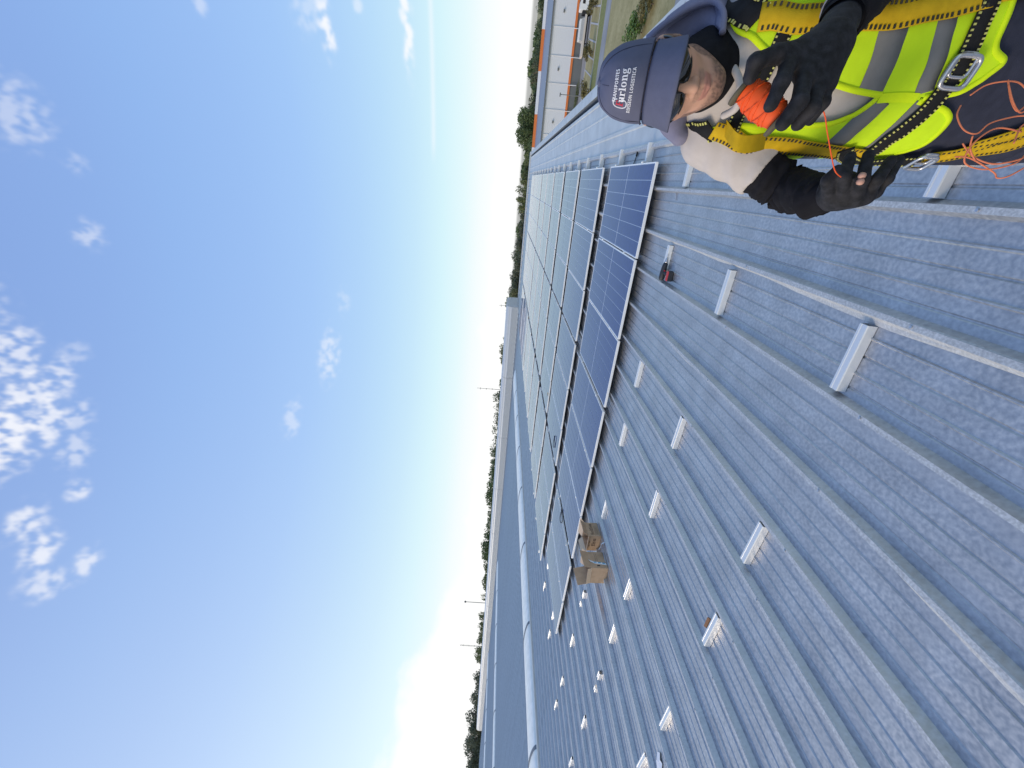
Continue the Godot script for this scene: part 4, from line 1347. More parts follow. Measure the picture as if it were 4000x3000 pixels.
func build_worker() -> void:
	fold_noise.seed = 8
	fold_noise.frequency = 0.05
	fold_noise.fractal_octaves = 3
	var w := thing("person", "worker in navy cap, hi-vis vest, harness and black gloves, winding orange string", "person", Transform3D(Basis(Vector3.UP, WORKER_TURN), Vector3(0.3424, 0.0418, -1.2662)))
	var hb := head_basis()
	var hinv := hb.inverse()

	# cloth materials
	var weave := noise_image(61, 0.22, 256, 2)
	var soft := noise_image(62, 0.02, 256, 4)
	var cloth := func(c: Color, var_: float, rough := 0.9) -> StandardMaterial3D:
		var m := StandardMaterial3D.new()
		m.albedo_texture = ramp_texture(soft, (c * (1.0 - var_)).linear_to_srgb(), (c * (1.0 + var_)).linear_to_srgb(), 1.4, weave, 0.35)
		m.roughness = rough
		m.metallic_specular = 0.25
		m.normal_enabled = true
		m.normal_texture = bump_texture(weave, 1.5)
		m.normal_scale = 0.35
		return triplanar(m, 0.16, false)
	var beige: Material = cloth.call(Color(0.52, 0.47, 0.43), 0.07)
	var black: Material = cloth.call(Color(0.014, 0.0135, 0.016), 0.35)
	var navy: Material = cloth.call(Color(0.035, 0.038, 0.058), 0.2)
	var capblue: Material = cloth.call(Color(0.115, 0.122, 0.178), 0.08)
	var hoodblue: Material = cloth.call(Color(0.215, 0.21, 0.285), 0.10)
	var hivis: Material = cloth.call(Color(0.56, 0.80, 0.02), 0.05, 0.75)
	var bind: Material = cloth.call(Color(0.64, 0.84, 0.015), 0.04, 0.7)
	var tape_grey: Material = cloth.call(Color(0.175, 0.175, 0.17), 0.10, 0.5)
	var yellow: Material = cloth.call(Color(0.56, 0.36, 0.014), 0.16, 0.7)
	var strapblack: Material = cloth.call(Color(0.018, 0.018, 0.019), 0.3, 0.8)
	var stitch_y := paint(lin(0.52, 0.50, 0.14), 0.8)
	var stitch_k := paint(lin(0.035, 0.03, 0.015), 0.8)
	var glove := StandardMaterial3D.new()
	glove.albedo_texture = ramp_texture(soft, lin(0.009, 0.009, 0.010), lin(0.034, 0.033, 0.038), 2.0, weave, 0.3)
	glove.roughness = 0.72
	glove.metallic_specular = 0.35
	glove.normal_enabled = true
	glove.normal_texture = bump_texture(weave, 2.0)
	glove.normal_scale = 0.4
	triplanar(glove, 0.13, false)
	var skin := StandardMaterial3D.new()
	skin.vertex_color_use_as_albedo = true
	skin.roughness = 0.55
	skin.metallic_specular = 0.4

	# body: one continuous figure under the clothes
	var st := begin()
	st.set_smooth_group(0)
	var neck0 := HEAD + hb * Vector3(0, -0.055, -0.020)
	var hip_l := torso_x * 0.09 + Vector3(0, 0.86, 0)
	var hip_r := torso_x * -0.09 + Vector3(0, 0.86, 0)
	var foot_l := torso_x * 0.11 + Vector3(0, 0.07, 0.0)
	var foot_r := torso_x * -0.11 + Vector3(0, 0.07, 0.0)
	var knee_l := torso_x * 0.10 + torso_z * 0.02 + Vector3(0, 0.47, 0)
	var knee_r := torso_x * -0.10 + torso_z * 0.02 + Vector3(0, 0.47, 0)
	var figure := func(p: Vector3) -> float:
		var d := trunk_sdf(p, 0.03)
		d = smin(d, bone(p, neck0, Vector3(-0.066, 1.40, -0.010), 0.050, 0.056), 0.03)
		d = smin(d, bone(p, SH_R, EL_R, 0.044, 0.032), 0.04)
		d = smin(d, bone(p, EL_R, WR_R, 0.032, 0.024), 0.02)
		d = smin(d, bone(p, SH_L, EL_L, 0.048, 0.038), 0.04)
		d = smin(d, bone(p, EL_L, WR_L, 0.032, 0.024), 0.02)
		d = smin(d, bone(p, hip_l, knee_l, 0.075, 0.052), 0.04)
		d = smin(d, bone(p, hip_r, knee_r, 0.075, 0.052), 0.04)
		d = smin(d, bone(p, knee_l, foot_l, 0.052, 0.036), 0.02)
		return smin(d, bone(p, knee_r, foot_r, 0.052, 0.036), 0.02)
	var skin_tone := func(_p: Vector3) -> Color: return Color(0.60, 0.345, 0.245)
	nets(st, figure, Vector3(-0.52, 0.02, -0.30), Vector3(0.26, 1.56, 0.42), 0.017, skin_tone)
	var head_field := func(p: Vector3) -> float: return face_sdf(hinv * (p - HEAD) / HEAD_SIZE) * HEAD_SIZE
	var head_tint := func(p: Vector3) -> Color: return face_tint(hinv * (p - HEAD) / HEAD_SIZE)
	nets(st, head_field, HEAD - Vector3.ONE * 0.135, HEAD + Vector3.ONE * 0.135, 0.0035, head_tint)
	var body := sub("body", done(st), skin, w)

	# sweatshirt with pale upper sleeves
	var cuff_r := SH_R.lerp(EL_R, 0.62)
	var cuff_l := SH_L.lerp(EL_L, 0.62)
	var arm_dir := (EL_R - SH_R).normalized()
	st = begin()
	st.set_smooth_group(0)
	var shirt := func(p: Vector3) -> float:
		var d := trunk_sdf(p, 0.0)
		var a := bone(p, SH_R, cuff_r, 0.076, 0.066)
		a = max(a, (p - cuff_r).dot((EL_R - SH_R).normalized()) - 0.015)
		a += 0.0028 * sin(75.0 * (p - SH_R).dot(arm_dir) + 55.0 * p.z) * smoothstep(0.0, 0.05, (p - SH_R).dot(arm_dir)) + 0.006 * fold_noise.get_noise_3d(p.x * 130.0, p.y * 90.0, p.z * 130.0)
		d = smin(d, a, 0.05)
		var b := bone(p, SH_L, cuff_l, 0.070, 0.060)
		b = max(b, (p - cuff_l).dot((EL_L - SH_L).normalized()) - 0.015)
		d = smin(d, b, 0.05)
		return max(d, 0.70 - p.y) + 0.004 * fold_noise.get_noise_3d(p.x * 160.0, p.y * 160.0, p.z * 160.0 + 90.0)
	nets(st, shirt, Vector3(-0.46, 0.68, -0.28), Vector3(0.24, 1.48, 0.36), 0.0085)
	sub("sweatshirt", done(st), beige, w)

	# dark under-sleeves, rucked
	for s: Array in [[SH_R.lerp(EL_R, 0.50), EL_R, WR_R, 0.062], [SH_L.lerp(EL_L, 0.50), EL_L, WR_L, 0.056]]:
		var ax: Array = []
		var rad: Array = []
		var mid: Vector3 = s[1]
		var path := smooth_path([s[0], s[0].lerp(mid, 0.5), mid + (mid - (s[0] + s[2]) / 2).normalized() * 0.008, mid.lerp(s[2], 0.5), s[2]], 14)
		st = begin()
		st.set_smooth_group(0)
		var rings := []
		var side := Vector3.ZERO
		for i in path.size():
			var t: Vector3 = (path[min(i + 1, path.size() - 1)] - path[max(i - 1, 0)]).normalized()
			if side == Vector3.ZERO: side = t.cross(Vector3.UP).normalized()
			side = (side - t * side.dot(t)).normalized()
			var up := t.cross(side)
			var f := float(i) / (path.size() - 1)
			var ring: Array[Vector3] = []
			for k in 28:
				var a := TAU * k / 28.0
				var r: float = lerp(s[3], 0.042, pow(f, 1.4))
				r -= 0.016 * smoothstep(0.20, 0.0, f)
				var bend := exp(-pow((f - 0.5) / 0.22, 2.0))
				r += 0.0055 * (0.4 + bend) * sin(f * 62.0 + 1.6 * sin(a) + 5.0 * fold_noise.get_noise_2d(f * 60.0, k * 3.0)) + 0.004 * fold_noise.get_noise_3d(f * 90.0, cos(a) * 22.0, sin(a) * 22.0)
				ring.append(path[i] + (side * cos(a) + up * sin(a)) * r)
			rings.append(ring)
		loft(st, rings, true, true)
		sub("sleeve", done(st), black, w)

	# trousers and boots
	st = begin()
	st.set_smooth_group(0)
	var pants := func(p: Vector3) -> float:
		var d := trunk_sdf(p, -0.004)
		d = max(d, p.y - 0.93)
		d = smin(d, bone(p, hip_l + Vector3(0, -0.05, 0), knee_l, 0.105, 0.080), 0.05)
		d = smin(d, bone(p, hip_r + Vector3(0, -0.05, 0), knee_r, 0.105, 0.080), 0.05)
		d = smin(d, bone(p, knee_l, foot_l + Vector3(0, 0.04, 0), 0.078, 0.070), 0.03)
		d = smin(d, bone(p, knee_r, foot_r + Vector3(0, 0.04, 0), 0.078, 0.070), 0.03)
		return max(d, 0.09 - p.y) + 0.007 * fold_noise.get_noise_3d(p.x * 110.0, p.y * 60.0, p.z * 110.0)
	nets(st, pants, Vector3(-0.32, 0.06, -0.32), Vector3(0.32, 0.96, 0.32), 0.013)
	sub("trousers", done(st), navy, w)
	for f: Vector3 in [foot_l, foot_r]:
		st = begin()
		st.set_smooth_group(0)
		var boot := func(p: Vector3) -> float:
			var d := bone(p, f + Vector3(0, 0.05, 0), f, 0.055, 0.05)
			d = smin(d, bone(p, f + Vector3(0, -0.025, 0) - torso_z * 0.03, f + torso_z * 0.16 + Vector3(0, -0.035, 0), 0.042, 0.036), 0.03)
			return max(d, 0.002 - p.y)
		nets(st, boot, f + Vector3(-0.24, -0.08, -0.24), f + Vector3(0.24, 0.12, 0.24), 0.011)
		sub("boot", done(st), black, w)

	# neck gaiter that hides the throat, and the hood lying behind
	st = begin()
	st.set_smooth_group(0)
	var gaiter := func(p: Vector3) -> float:
		var d := bone(p, HEAD + hb * Vector3(0, -0.085, 0.002), Vector3(-0.070, 1.405, 0.010), 0.064, 0.086)
		d = smin(d, bone(p, HEAD + hb * Vector3(0.0, -0.055, -0.045), Vector3(-0.04, 1.40, -0.02), 0.062, 0.088), 0.03)
		return d + 0.007 * fold_noise.get_noise_3d(p.x * 90.0, p.y * 190.0, p.z * 90.0)
	nets(st, gaiter, Vector3(-0.26, 1.29, -0.14), Vector3(0.08, 1.57, 0.16), 0.007)
	var ng := sub("neck_gaiter", done(st), black, w)
	st = begin()
	st.set_smooth_group(0)
	var hp := [Vector3(-0.165, 1.430, -0.105), Vector3(-0.115, 1.445, -0.115), Vector3(-0.02, 1.465, -0.085), Vector3(0.0739, 1.4884, -0.0378), Vector3(0.0806, 1.4548, -0.0071), Vector3(0.0629, 1.4252, 0.0235), Vector3(-0.0159, 1.4189, 0.0785)]
	var hr := [0.026, 0.038, 0.044, 0.036, 0.038, 0.038, 0.014]
	var hood := func(p: Vector3) -> float:
		var d: float = 1e3
		for i in hp.size() - 1: d = smin(d, bone(p, hp[i], hp[i + 1], hr[i], hr[i + 1]), 0.03)
		return d + 0.014 * fold_noise.get_noise_3d(p.x * 70.0, p.y * 130.0, p.z * 70.0)
	nets(st, hood, Vector3(-0.36, 1.28, -0.24), Vector3(0.20, 1.62, 0.24), 0.0085)
	sub("hood", done(st), hoodblue, w)
	# open edge of the hood standing up beside the ear
	st = begin()
	st.set_smooth_group(0)
	var outer_edge := smooth_path([Vector3(0.0157, 1.5713, -0.0095), Vector3(0.0204, 1.5531, 0.0208), Vector3(0.0309, 1.5222, 0.0465), Vector3(0.0428, 1.4817, 0.0673), Vector3(0.0341, 1.4479, 0.0880), Vector3(-0.0063, 1.4310, 0.1032), Vector3(-0.0579, 1.4323, 0.1081)], 5)
	var inner_edge := smooth_path([Vector3(0.0461, 1.5380, -0.0488), Vector3(0.0683, 1.5005, -0.0581), Vector3(0.0855, 1.4594, -0.0572), Vector3(0.0935, 1.4225, -0.0465), Vector3(0.0745, 1.4052, -0.0161), Vector3(0.0343, 1.4132, 0.0237), Vector3(-0.0154, 1.4245, 0.0634)], 5)
	var rings2 := []
	for i in outer_edge.size():
		var ring: Array[Vector3] = []
		var mid2: Vector3 = (outer_edge[i] + inner_edge[i]) / 2 + Vector3(0.02, 0.012, 0.0)
		var nrm := Vector3(0.003, 0.006, 0.004)
		for k in 7:
			var t := k / 6.0
			ring.append(outer_edge[i].lerp(mid2, t).lerp(mid2.lerp(inner_edge[i], t), t) + nrm)
		for k in 7:
			var t := 1.0 - k / 6.0
			ring.append(outer_edge[i].lerp(mid2, t).lerp(mid2.lerp(inner_edge[i], t), t) - nrm)
		rings2.append(ring)
	loft(st, rings2, true, true)
	tube(st, outer_edge, 0.0075, 8)
	sub("hood_brim", done(st), hoodblue, w)
	# rolled polo collar, open at the throat
	for c: Array in [[Vector3(-0.1794, 1.3745, 0.0991), Vector3(-0.1444, 1.3760, 0.0891), Vector3(-0.1066, 1.3843, 0.0740), Vector3(-0.0575, 1.3972, 0.0488)], [Vector3(-0.1952, 1.3715, 0.0962), Vector3(-0.2057, 1.3694, 0.0722), Vector3(-0.1974, 1.3783, 0.0340)]]:
		st = begin()
		st.set_smooth_group(0)
		var cp := smooth_path(c, 5)
		var cr := []
		for i in cp.size(): cr.append(0.0085)
		tube(st, cp, cr, 10)
		sub("collar", done(st), beige, w)

	# hi-vis vest: two fronts that leave a V open, and the back
	var neck_l := [Vector2(-9.0, 1.029), Vector2(-18, 1.055), Vector2(-22, 1.075), Vector2(-26.5, 1.12), Vector2(-28, 1.26), Vector2(-30, 1.335), Vector2(-42, 1.375), Vector2(-62, 1.402), Vector2(-74, 1.40), Vector2(-84, 1.30), Vector2(-92, 1.20), Vector2(-110, 1.20), Vector2(-125, 1.36), Vector2(-180, 1.40)]
	neck_l.reverse()
	var hem_l := [Vector2(-11.0, 0.93), Vector2(-13, 0.875), Vector2(-16, 0.840), Vector2(-22, 0.822), Vector2(-39, 0.826), Vector2(-52, 0.865), Vector2(-70, 0.85), Vector2(-180, 0.82)]
	hem_l.reverse()
	var neck_r := [Vector2(-9.0, 1.029), Vector2(-7, 1.10), Vector2(-4, 1.17), Vector2(0, 1.25), Vector2(5, 1.32), Vector2(20, 1.37), Vector2(38, 1.402), Vector2(70, 1.405), Vector2(80, 1.32), Vector2(90, 1.20), Vector2(110, 1.20), Vector2(125, 1.36), Vector2(180, 1.40)]
	var hem_r := [Vector2(-9.0, 0.925), Vector2(-6, 0.856), Vector2(-2, 0.825), Vector2(2, 0.803), Vector2(5, 0.800), Vector2(9, 0.835), Vector2(19, 0.846), Vector2(40, 0.855), Vector2(180, 0.82)]
	var vest := Node3D.new()
	vest.name = "vest"
	w.add_child(vest)
	st = begin()
	st.set_smooth_group(0)
	trunk_patch(st, hem_l, neck_l, -180, -9.0, 90, 46, 0.012)
	sub("front_panel", done(st), hivis, vest)
	st = begin()
	st.set_smooth_group(0)
	trunk_patch(st, hem_r, neck_r, -9.0, 180, 96, 46, 0.0135)
	sub("front_panel", done(st), hivis, vest)
	# bright binding on the edges
	for e: Array in [[neck_l.slice(4), 0.0135], [neck_r.slice(0, 9), 0.0150], [hem_l.slice(2), 0.0135], [hem_r.slice(0, 8), 0.0150]]:
		st = begin()
		st.set_smooth_group(0)
		trunk_ribbon(st, e[0], 0.013, e[1], 0.0022)
		sub("binding", done(st), bind, vest)
	# reflective bands
	for b: Array in [[[Vector2(-8, 1.0625), Vector2(4, 1.072), Vector2(20, 1.087), Vector2(45, 1.09), Vector2(75, 1.09)], 0.062, 0.0155], [[Vector2(-11, 1.018), Vector2(-24, 1.036), Vector2(-42, 1.056), Vector2(-70, 1.075)], 0.050, 0.0140], [[Vector2(-7, 0.932), Vector2(3, 0.948), Vector2(15, 0.966), Vector2(27, 0.976), Vector2(60, 0.98)], 0.040, 0.0155], [[Vector2(-12, 0.915), Vector2(-26, 0.93), Vector2(-45, 0.945), Vector2(-70, 0.95)], 0.040, 0.0140]]:
		st = begin()
		st.set_smooth_group(0)
		trunk_ribbon(st, b[0], b[1], b[2], 0.0012)
		sub("reflective_band", done(st), tape_grey, vest)
	st = begin()
	trunk_ribbon(st, [Vector2(-10.5, 1.03), Vector2(-9.8, 0.99), Vector2(-9.5, 0.94)], 0.020, 0.0165, 0.001)
	sub("fastening_tab", done(st), bind, vest)

	# fall harness
	var harness := Node3D.new()
	harness.name = "harness"
	w.add_child(harness)
	var yel_r := [Vector2(30, 1.366), Vector2(20, 1.300), Vector2(19, 1.240), Vector2(19.5, 1.170), Vector2(21, 1.094), Vector2(25, 1.031), Vector2(28, 0.981), Vector2(33, 0.905)]
	var yel_l := [Vector2(-40, 1.376), Vector2(-37.5, 1.336), Vector2(-41, 1.296), Vector2(-39.5, 1.239), Vector2(-42, 1.166), Vector2(-49, 1.048), Vector2(-54, 0.944)]
	var pads := [[Vector2(110, 1.402), Vector2(70, 1.405), Vector2(46, 1.392), Vector2(30, 1.366)], [Vector2(-110, 1.398), Vector2(-72, 1.402), Vector2(-40, 1.376)]]
	var diag := [Vector2(40, 0.915), Vector2(29, 0.905), Vector2(18, 0.903), Vector2(8, 0.896), Vector2(0, 0.891), Vector2(-6, 0.896), Vector2(-16, 0.905), Vector2(-26, 0.921), Vector2(-37, 0.937), Vector2(-50, 0.940)]
	var chest := [Vector2(17, 1.312), Vector2(4, 1.319), Vector2(-8, 1.330), Vector2(-22, 1.339), Vector2(-36, 1.335)]
	for y: Array in [[yel_r, 0.052, 0.020], [yel_l, 0.046, 0.020]]:
		st = begin()
		st.set_smooth_group(0)
		trunk_ribbon(st, y[0], y[1], y[2], 0.003)
		var strap := sub("shoulder_strap", done(st), yellow, harness)
		st = begin()
		trunk_stitches(st, y[0], y[1], y[2], 0.003, 0.0095, 0.78, 0.15)
		sub("stitching", done(st), stitch_k, strap)
	for y: Array in pads:
		st = begin()
		st.set_smooth_group(0)
		trunk_ribbon(st, y, 0.058, 0.018, 0.003)
		var strap := sub("shoulder_pad", done(st), strapblack, harness)
		st = begin()
		trunk_stitches(st, y, 0.058, 0.018, 0.003, 0.0085, 0.88, 0.12)
		sub("stitching", done(st), stitch_y, strap)
	for y: Array in [[diag, 0.040, 0.022, "belly_strap"], [chest, 0.032, 0.019, "chest_strap"], [[Vector2(-44, 1.02), Vector2(-56, 0.99), Vector2(-62, 0.93), Vector2(-56, 0.86), Vector2(-53, 0.79)], 0.036, 0.024, "side_strap"]]:
		st = begin()
		st.set_smooth_group(0)
		trunk_ribbon(st, y[0], y[1], y[2], 0.003)
		var strap := sub(y[3], done(st), strapblack, harness)
		st = begin()
		trunk_stitches(st, y[0], y[1], y[2], 0.003, 0.0075, 0.80, 0.13)
		sub("stitching", done(st), stitch_y, strap)
	# folded loop of webbing on the left shoulder strap
	st = begin()
	st.set_smooth_group(0)
	var lp := smooth_path([Vector3(-0.2038, 1.3516, -0.0005), Vector3(-0.2553, 1.3459, 0.0346), Vector3(-0.2679, 1.3272, 0.0399), Vector3(-0.2609, 1.2923, 0.0356), Vector3(-0.2426, 1.2578, 0.0213)], 5)
	for i in lp.size() - 1:
		var d := Vector3(0.016, 0.004, 0.010)
		quad(st, lp[i] - d, lp[i + 1] - d, lp[i + 1] + d, lp[i] + d)
		quad(st, lp[i] - d * 0.98 + Vector3(-0.002, 0.002, 0.002), lp[i + 1] - d * 0.98 + Vector3(-0.002, 0.002, 0.002), lp[i + 1] + d * 0.98 + Vector3(-0.002, 0.002, 0.002), lp[i] + d * 0.98 + Vector3(-0.002, 0.002, 0.002))
	sub("webbing_loop", done(st), yellow, harness)
	# leg straps
	for y: Array in [[Vector2(-52, 0.775), Vector2(-47, 0.730), Vector2(-41, 0.680), Vector2(-36, 0.60), Vector2(-30, 0.555)], [Vector2(-40, 0.70), Vector2(-33, 0.66), Vector2(-24, 0.60), Vector2(-18, 0.56)], [Vector2(34, 0.90), Vector2(38, 0.82), Vector2(40, 0.72), Vector2(40, 0.60)]]:
		st = begin()
		st.set_smooth_group(0)
		trunk_ribbon(st, y, 0.040, 0.016, 0.003)
		var strap := sub("leg_strap", done(st), yellow, harness)
		st = begin()
		trunk_stitches(st, y, 0.040, 0.016, 0.003, 0.010, 0.72, 0.10)
		sub("stitching", done(st), stitch_k, strap)
	# metal buckles: rounded frames
	for b: Array in [[Vector2(0.5, 0.892), 0.030, 0.030, 0.030], [Vector2(-52, 0.785), 0.026, 0.024, 0.030]]:
		var c: Vector2 = b[0]
		var p := trunk(c.x, c.y, b[3])
		var u := (trunk(c.x + 2, c.y, b[3]) - trunk(c.x - 2, c.y, b[3])).normalized()
		var n := u.cross(Vector3.UP).normalized()
		if n.dot(p - Vector3(0, p.y, 0)) < 0: n = -n
		var vv := n.cross(u)
		st = begin()
		st.set_smooth_group(0)
		var loop := []
		for i in 33:
			var a := TAU * i / 32.0
			var sx: float = sign(cos(a)) * pow(abs(cos(a)), 0.45)
			var sy2: float = sign(sin(a)) * pow(abs(sin(a)), 0.45)
			loop.append(p + u * sx * b[1] + vv * sy2 * b[2])
		tube(st, loop, 0.0055, 8, false)
		var loop2 := []
		for q: Vector3 in loop: loop2.append(p + (q - p) * 0.72 - n * 0.004 + u * 0.012)
		tube(st, loop2, 0.004, 8, false)
		sub("buckle", done(st), M.steel, harness)
	build_worker_head(w, hb, capblue)
	build_worker_hands(w, glove, black)

func build_worker_head(w: Node3D, hb: Basis, capblue: Material) -> void:
	var cap := Node3D.new()
	cap.name = "cap"
	w.add_child(cap)
	cap.transform = Transform3D(hb * Basis(Vector3.RIGHT, -0.20), HEAD + hb * Vector3(0, 0.022, 0.0))
	var st := begin()
	st.set_smooth_group(0)
	var rings := []
	for j in 17:
		var ring: Array[Vector3] = []
		for i in 48:
			var th := TAU * i / 48.0
			var dent := 0.0022 * fold_noise.get_noise_3d(sin(th) * 30.0, j * 2.5, cos(th) * 30.0)
			ring.append(cap_point(th, j / 16.0 * 0.985, dent))
		rings.append(ring)
	loft(st, rings, false, true)
	sub("crown", done(st), capblue, cap)
	# peak: curved plate from the front of the band
	st = begin()
	st.set_smooth_group(0)
	var strips := []
	for i in 25:
		var u := -1.0 + 2.0 * i / 24.0
		var th := u * 1.32
		var root := cap_point(th, 0.0, 0.0005)
		var reach: float = 0.084 * pow(max(0.0, 1.0 - u * u), 0.55)
		var ring: Array[Vector3] = []
		for k in 9:
			var t := k / 8.0
			var fwd: float = reach * t
			var drop: float = -0.046 * t - 0.016 * u * u * (0.35 + 0.65 * t) + 0.004 * t * (1 - u * u)
			ring.append(root + Vector3(sin(th) * fwd * 0.35, drop, fwd))
		for k in 9:
			var t := 1.0 - k / 8.0
			var fwd: float = reach * t
			var drop: float = -0.046 * t - 0.016 * u * u * (0.35 + 0.65 * t) + 0.004 * t * (1 - u * u)
			ring.append(root + Vector3(sin(th) * fwd * 0.35, drop - 0.0035, fwd))
		strips.append(ring)
	loft(st, strips, true, true)
	sub("peak", done(st), capblue, cap)
	# seams and button
	var seam := paint(lin(0.03, 0.033, 0.06), 0.9)
	for th: float in [0.0, 1.05, 2.1, PI, -1.05, -2.1]:
		st = begin()
		var line := []
		for j in 15:
			if th == 0.0 and j < 9: continue
			line.append(cap_point(th, 0.03 + j / 14.0 * 0.95, 0.0003))
		tube(st, line, 0.0009, 5)
		sub("seam", done(st), seam, cap)
	st = begin()
	var band := []
	for i in 49: band.append(cap_point(-1.45 + 2.9 * i / 48.0, 0.012, 0.0006))
	tube(st, band, 0.0013, 5)
	sub("seam", done(st), seam, cap)
	st = begin()
	st.set_smooth_group(0)
	var top := cap_point(0, 1.0)
	tube(st, [top + Vector3(0, -0.003, 0), top + Vector3(0, 0.002, 0), top + Vector3(0, 0.005, 0)], [0.009, 0.0085, 0.004], 12)
	sub("button", done(st), capblue, cap)
	# embroidery
	var thread := paint(lin(0.72, 0.72, 0.76), 0.7)
	var red := paint(lin(0.50, 0.03, 0.06), 0.7)
	var lx := -0.010
	sub("embroidered_words", bent_text("TRANSPORTES", "Droid Sans", 0.0128, 700, Vector2(lx + 0.011, 0.0715)), thread, cap)
	sub("embroidered_words", bent_text("urlong", "Droid Serif", 0.0240, 700, Vector2(lx + 0.012, 0.0530)), thread, cap)
	sub("embroidered_words", bent_text("DIVISION LOGISTICA", "Droid Sans", 0.0108, 700, Vector2(lx - 0.001, 0.0310)), thread, cap)
	sub("embroidered_letter", bent_text("F", "Droid Serif", 0.0255, 700, Vector2(lx - 0.032, 0.0550)), red, cap)
	st = begin()
	var oval := []
	for i in 29:
		var a := TAU * (i / 28.0) * 0.93 + 0.35
		var c := cos(a)
		var s := sin(a)
		oval.append(cap_point((lx - 0.032 + 0.0120 * sign(c) * pow(abs(c), 0.8)) / 0.098, (0.0550 + 0.0175 * sign(s) * pow(abs(s), 0.8)) / 0.150, 0.0014))
	tube(st, oval, 0.0013, 5)
	sub("embroidered_oval", done(st), thread, cap)
	# sunglasses
	var glasses := Node3D.new()
	glasses.name = "sunglasses"
	w.add_child(glasses)
	glasses.transform = Transform3D(hb * HEAD_SIZE, HEAD)
	var lens := paint(lin(0.018, 0.016, 0.012), 0.08, 0.0, 0.7)
	var rim := paint(lin(0.012, 0.012, 0.014), 0.35)
	for s: float in [-1.0, 1.0]:
		st = begin()
		st.set_smooth_group(0)
		var grid := []
		for i in 13:
			var col: Array[Vector3] = []
			var f := i / 12.0
			var th: float = lerp(0.10, 0.98, f) * s
			var half: float = 0.021 * pow(sin(PI * lerp(0.12, 0.90, f)), 0.45)
			for k in 9:
				var y: float = lerp(-half, half, k / 8.0)
				var r := 0.104 - 0.35 * y * y / 0.03
				col.append(Vector3(sin(th) * r * 0.86, 0.008 + y - 0.005 * f, cos(th) * r - 0.002))
			grid.append(col)
		loft(st, grid, false, false, false)
		sub("lens", done(st), lens, glasses)
		st = begin()
		st.set_smooth_group(0)
		var edge := []
		for i in 13: edge.append(grid[i][0])
		for k in 9: edge.append(grid[12][k])
		for i in 13: edge.append(grid[12 - i][8])
		for k in 9: edge.append(grid[0][8 - k])
		tube(st, edge, 0.0018, 6, false)
		sub("rim", done(st), rim, glasses)
		st = begin()
		st.set_smooth_group(0)
		tube(st, smooth_path([Vector3(0.074 * s, 0.016, 0.056), Vector3(0.082 * s, 0.016, 0.030), Vector3(0.083 * s, 0.014, -0.01), Vector3(0.080 * s, 0.0, -0.04)], 4), 0.0032, 6)
		sub("temple", done(st), rim, glasses)
	st = begin()
	tube(st, smooth_path([Vector3(-0.010, 0.012, 0.100), Vector3(0, 0.015, 0.103), Vector3(0.010, 0.012, 0.100)], 4), 0.0022, 6)
	sub("bridge", done(st), rim, glasses)

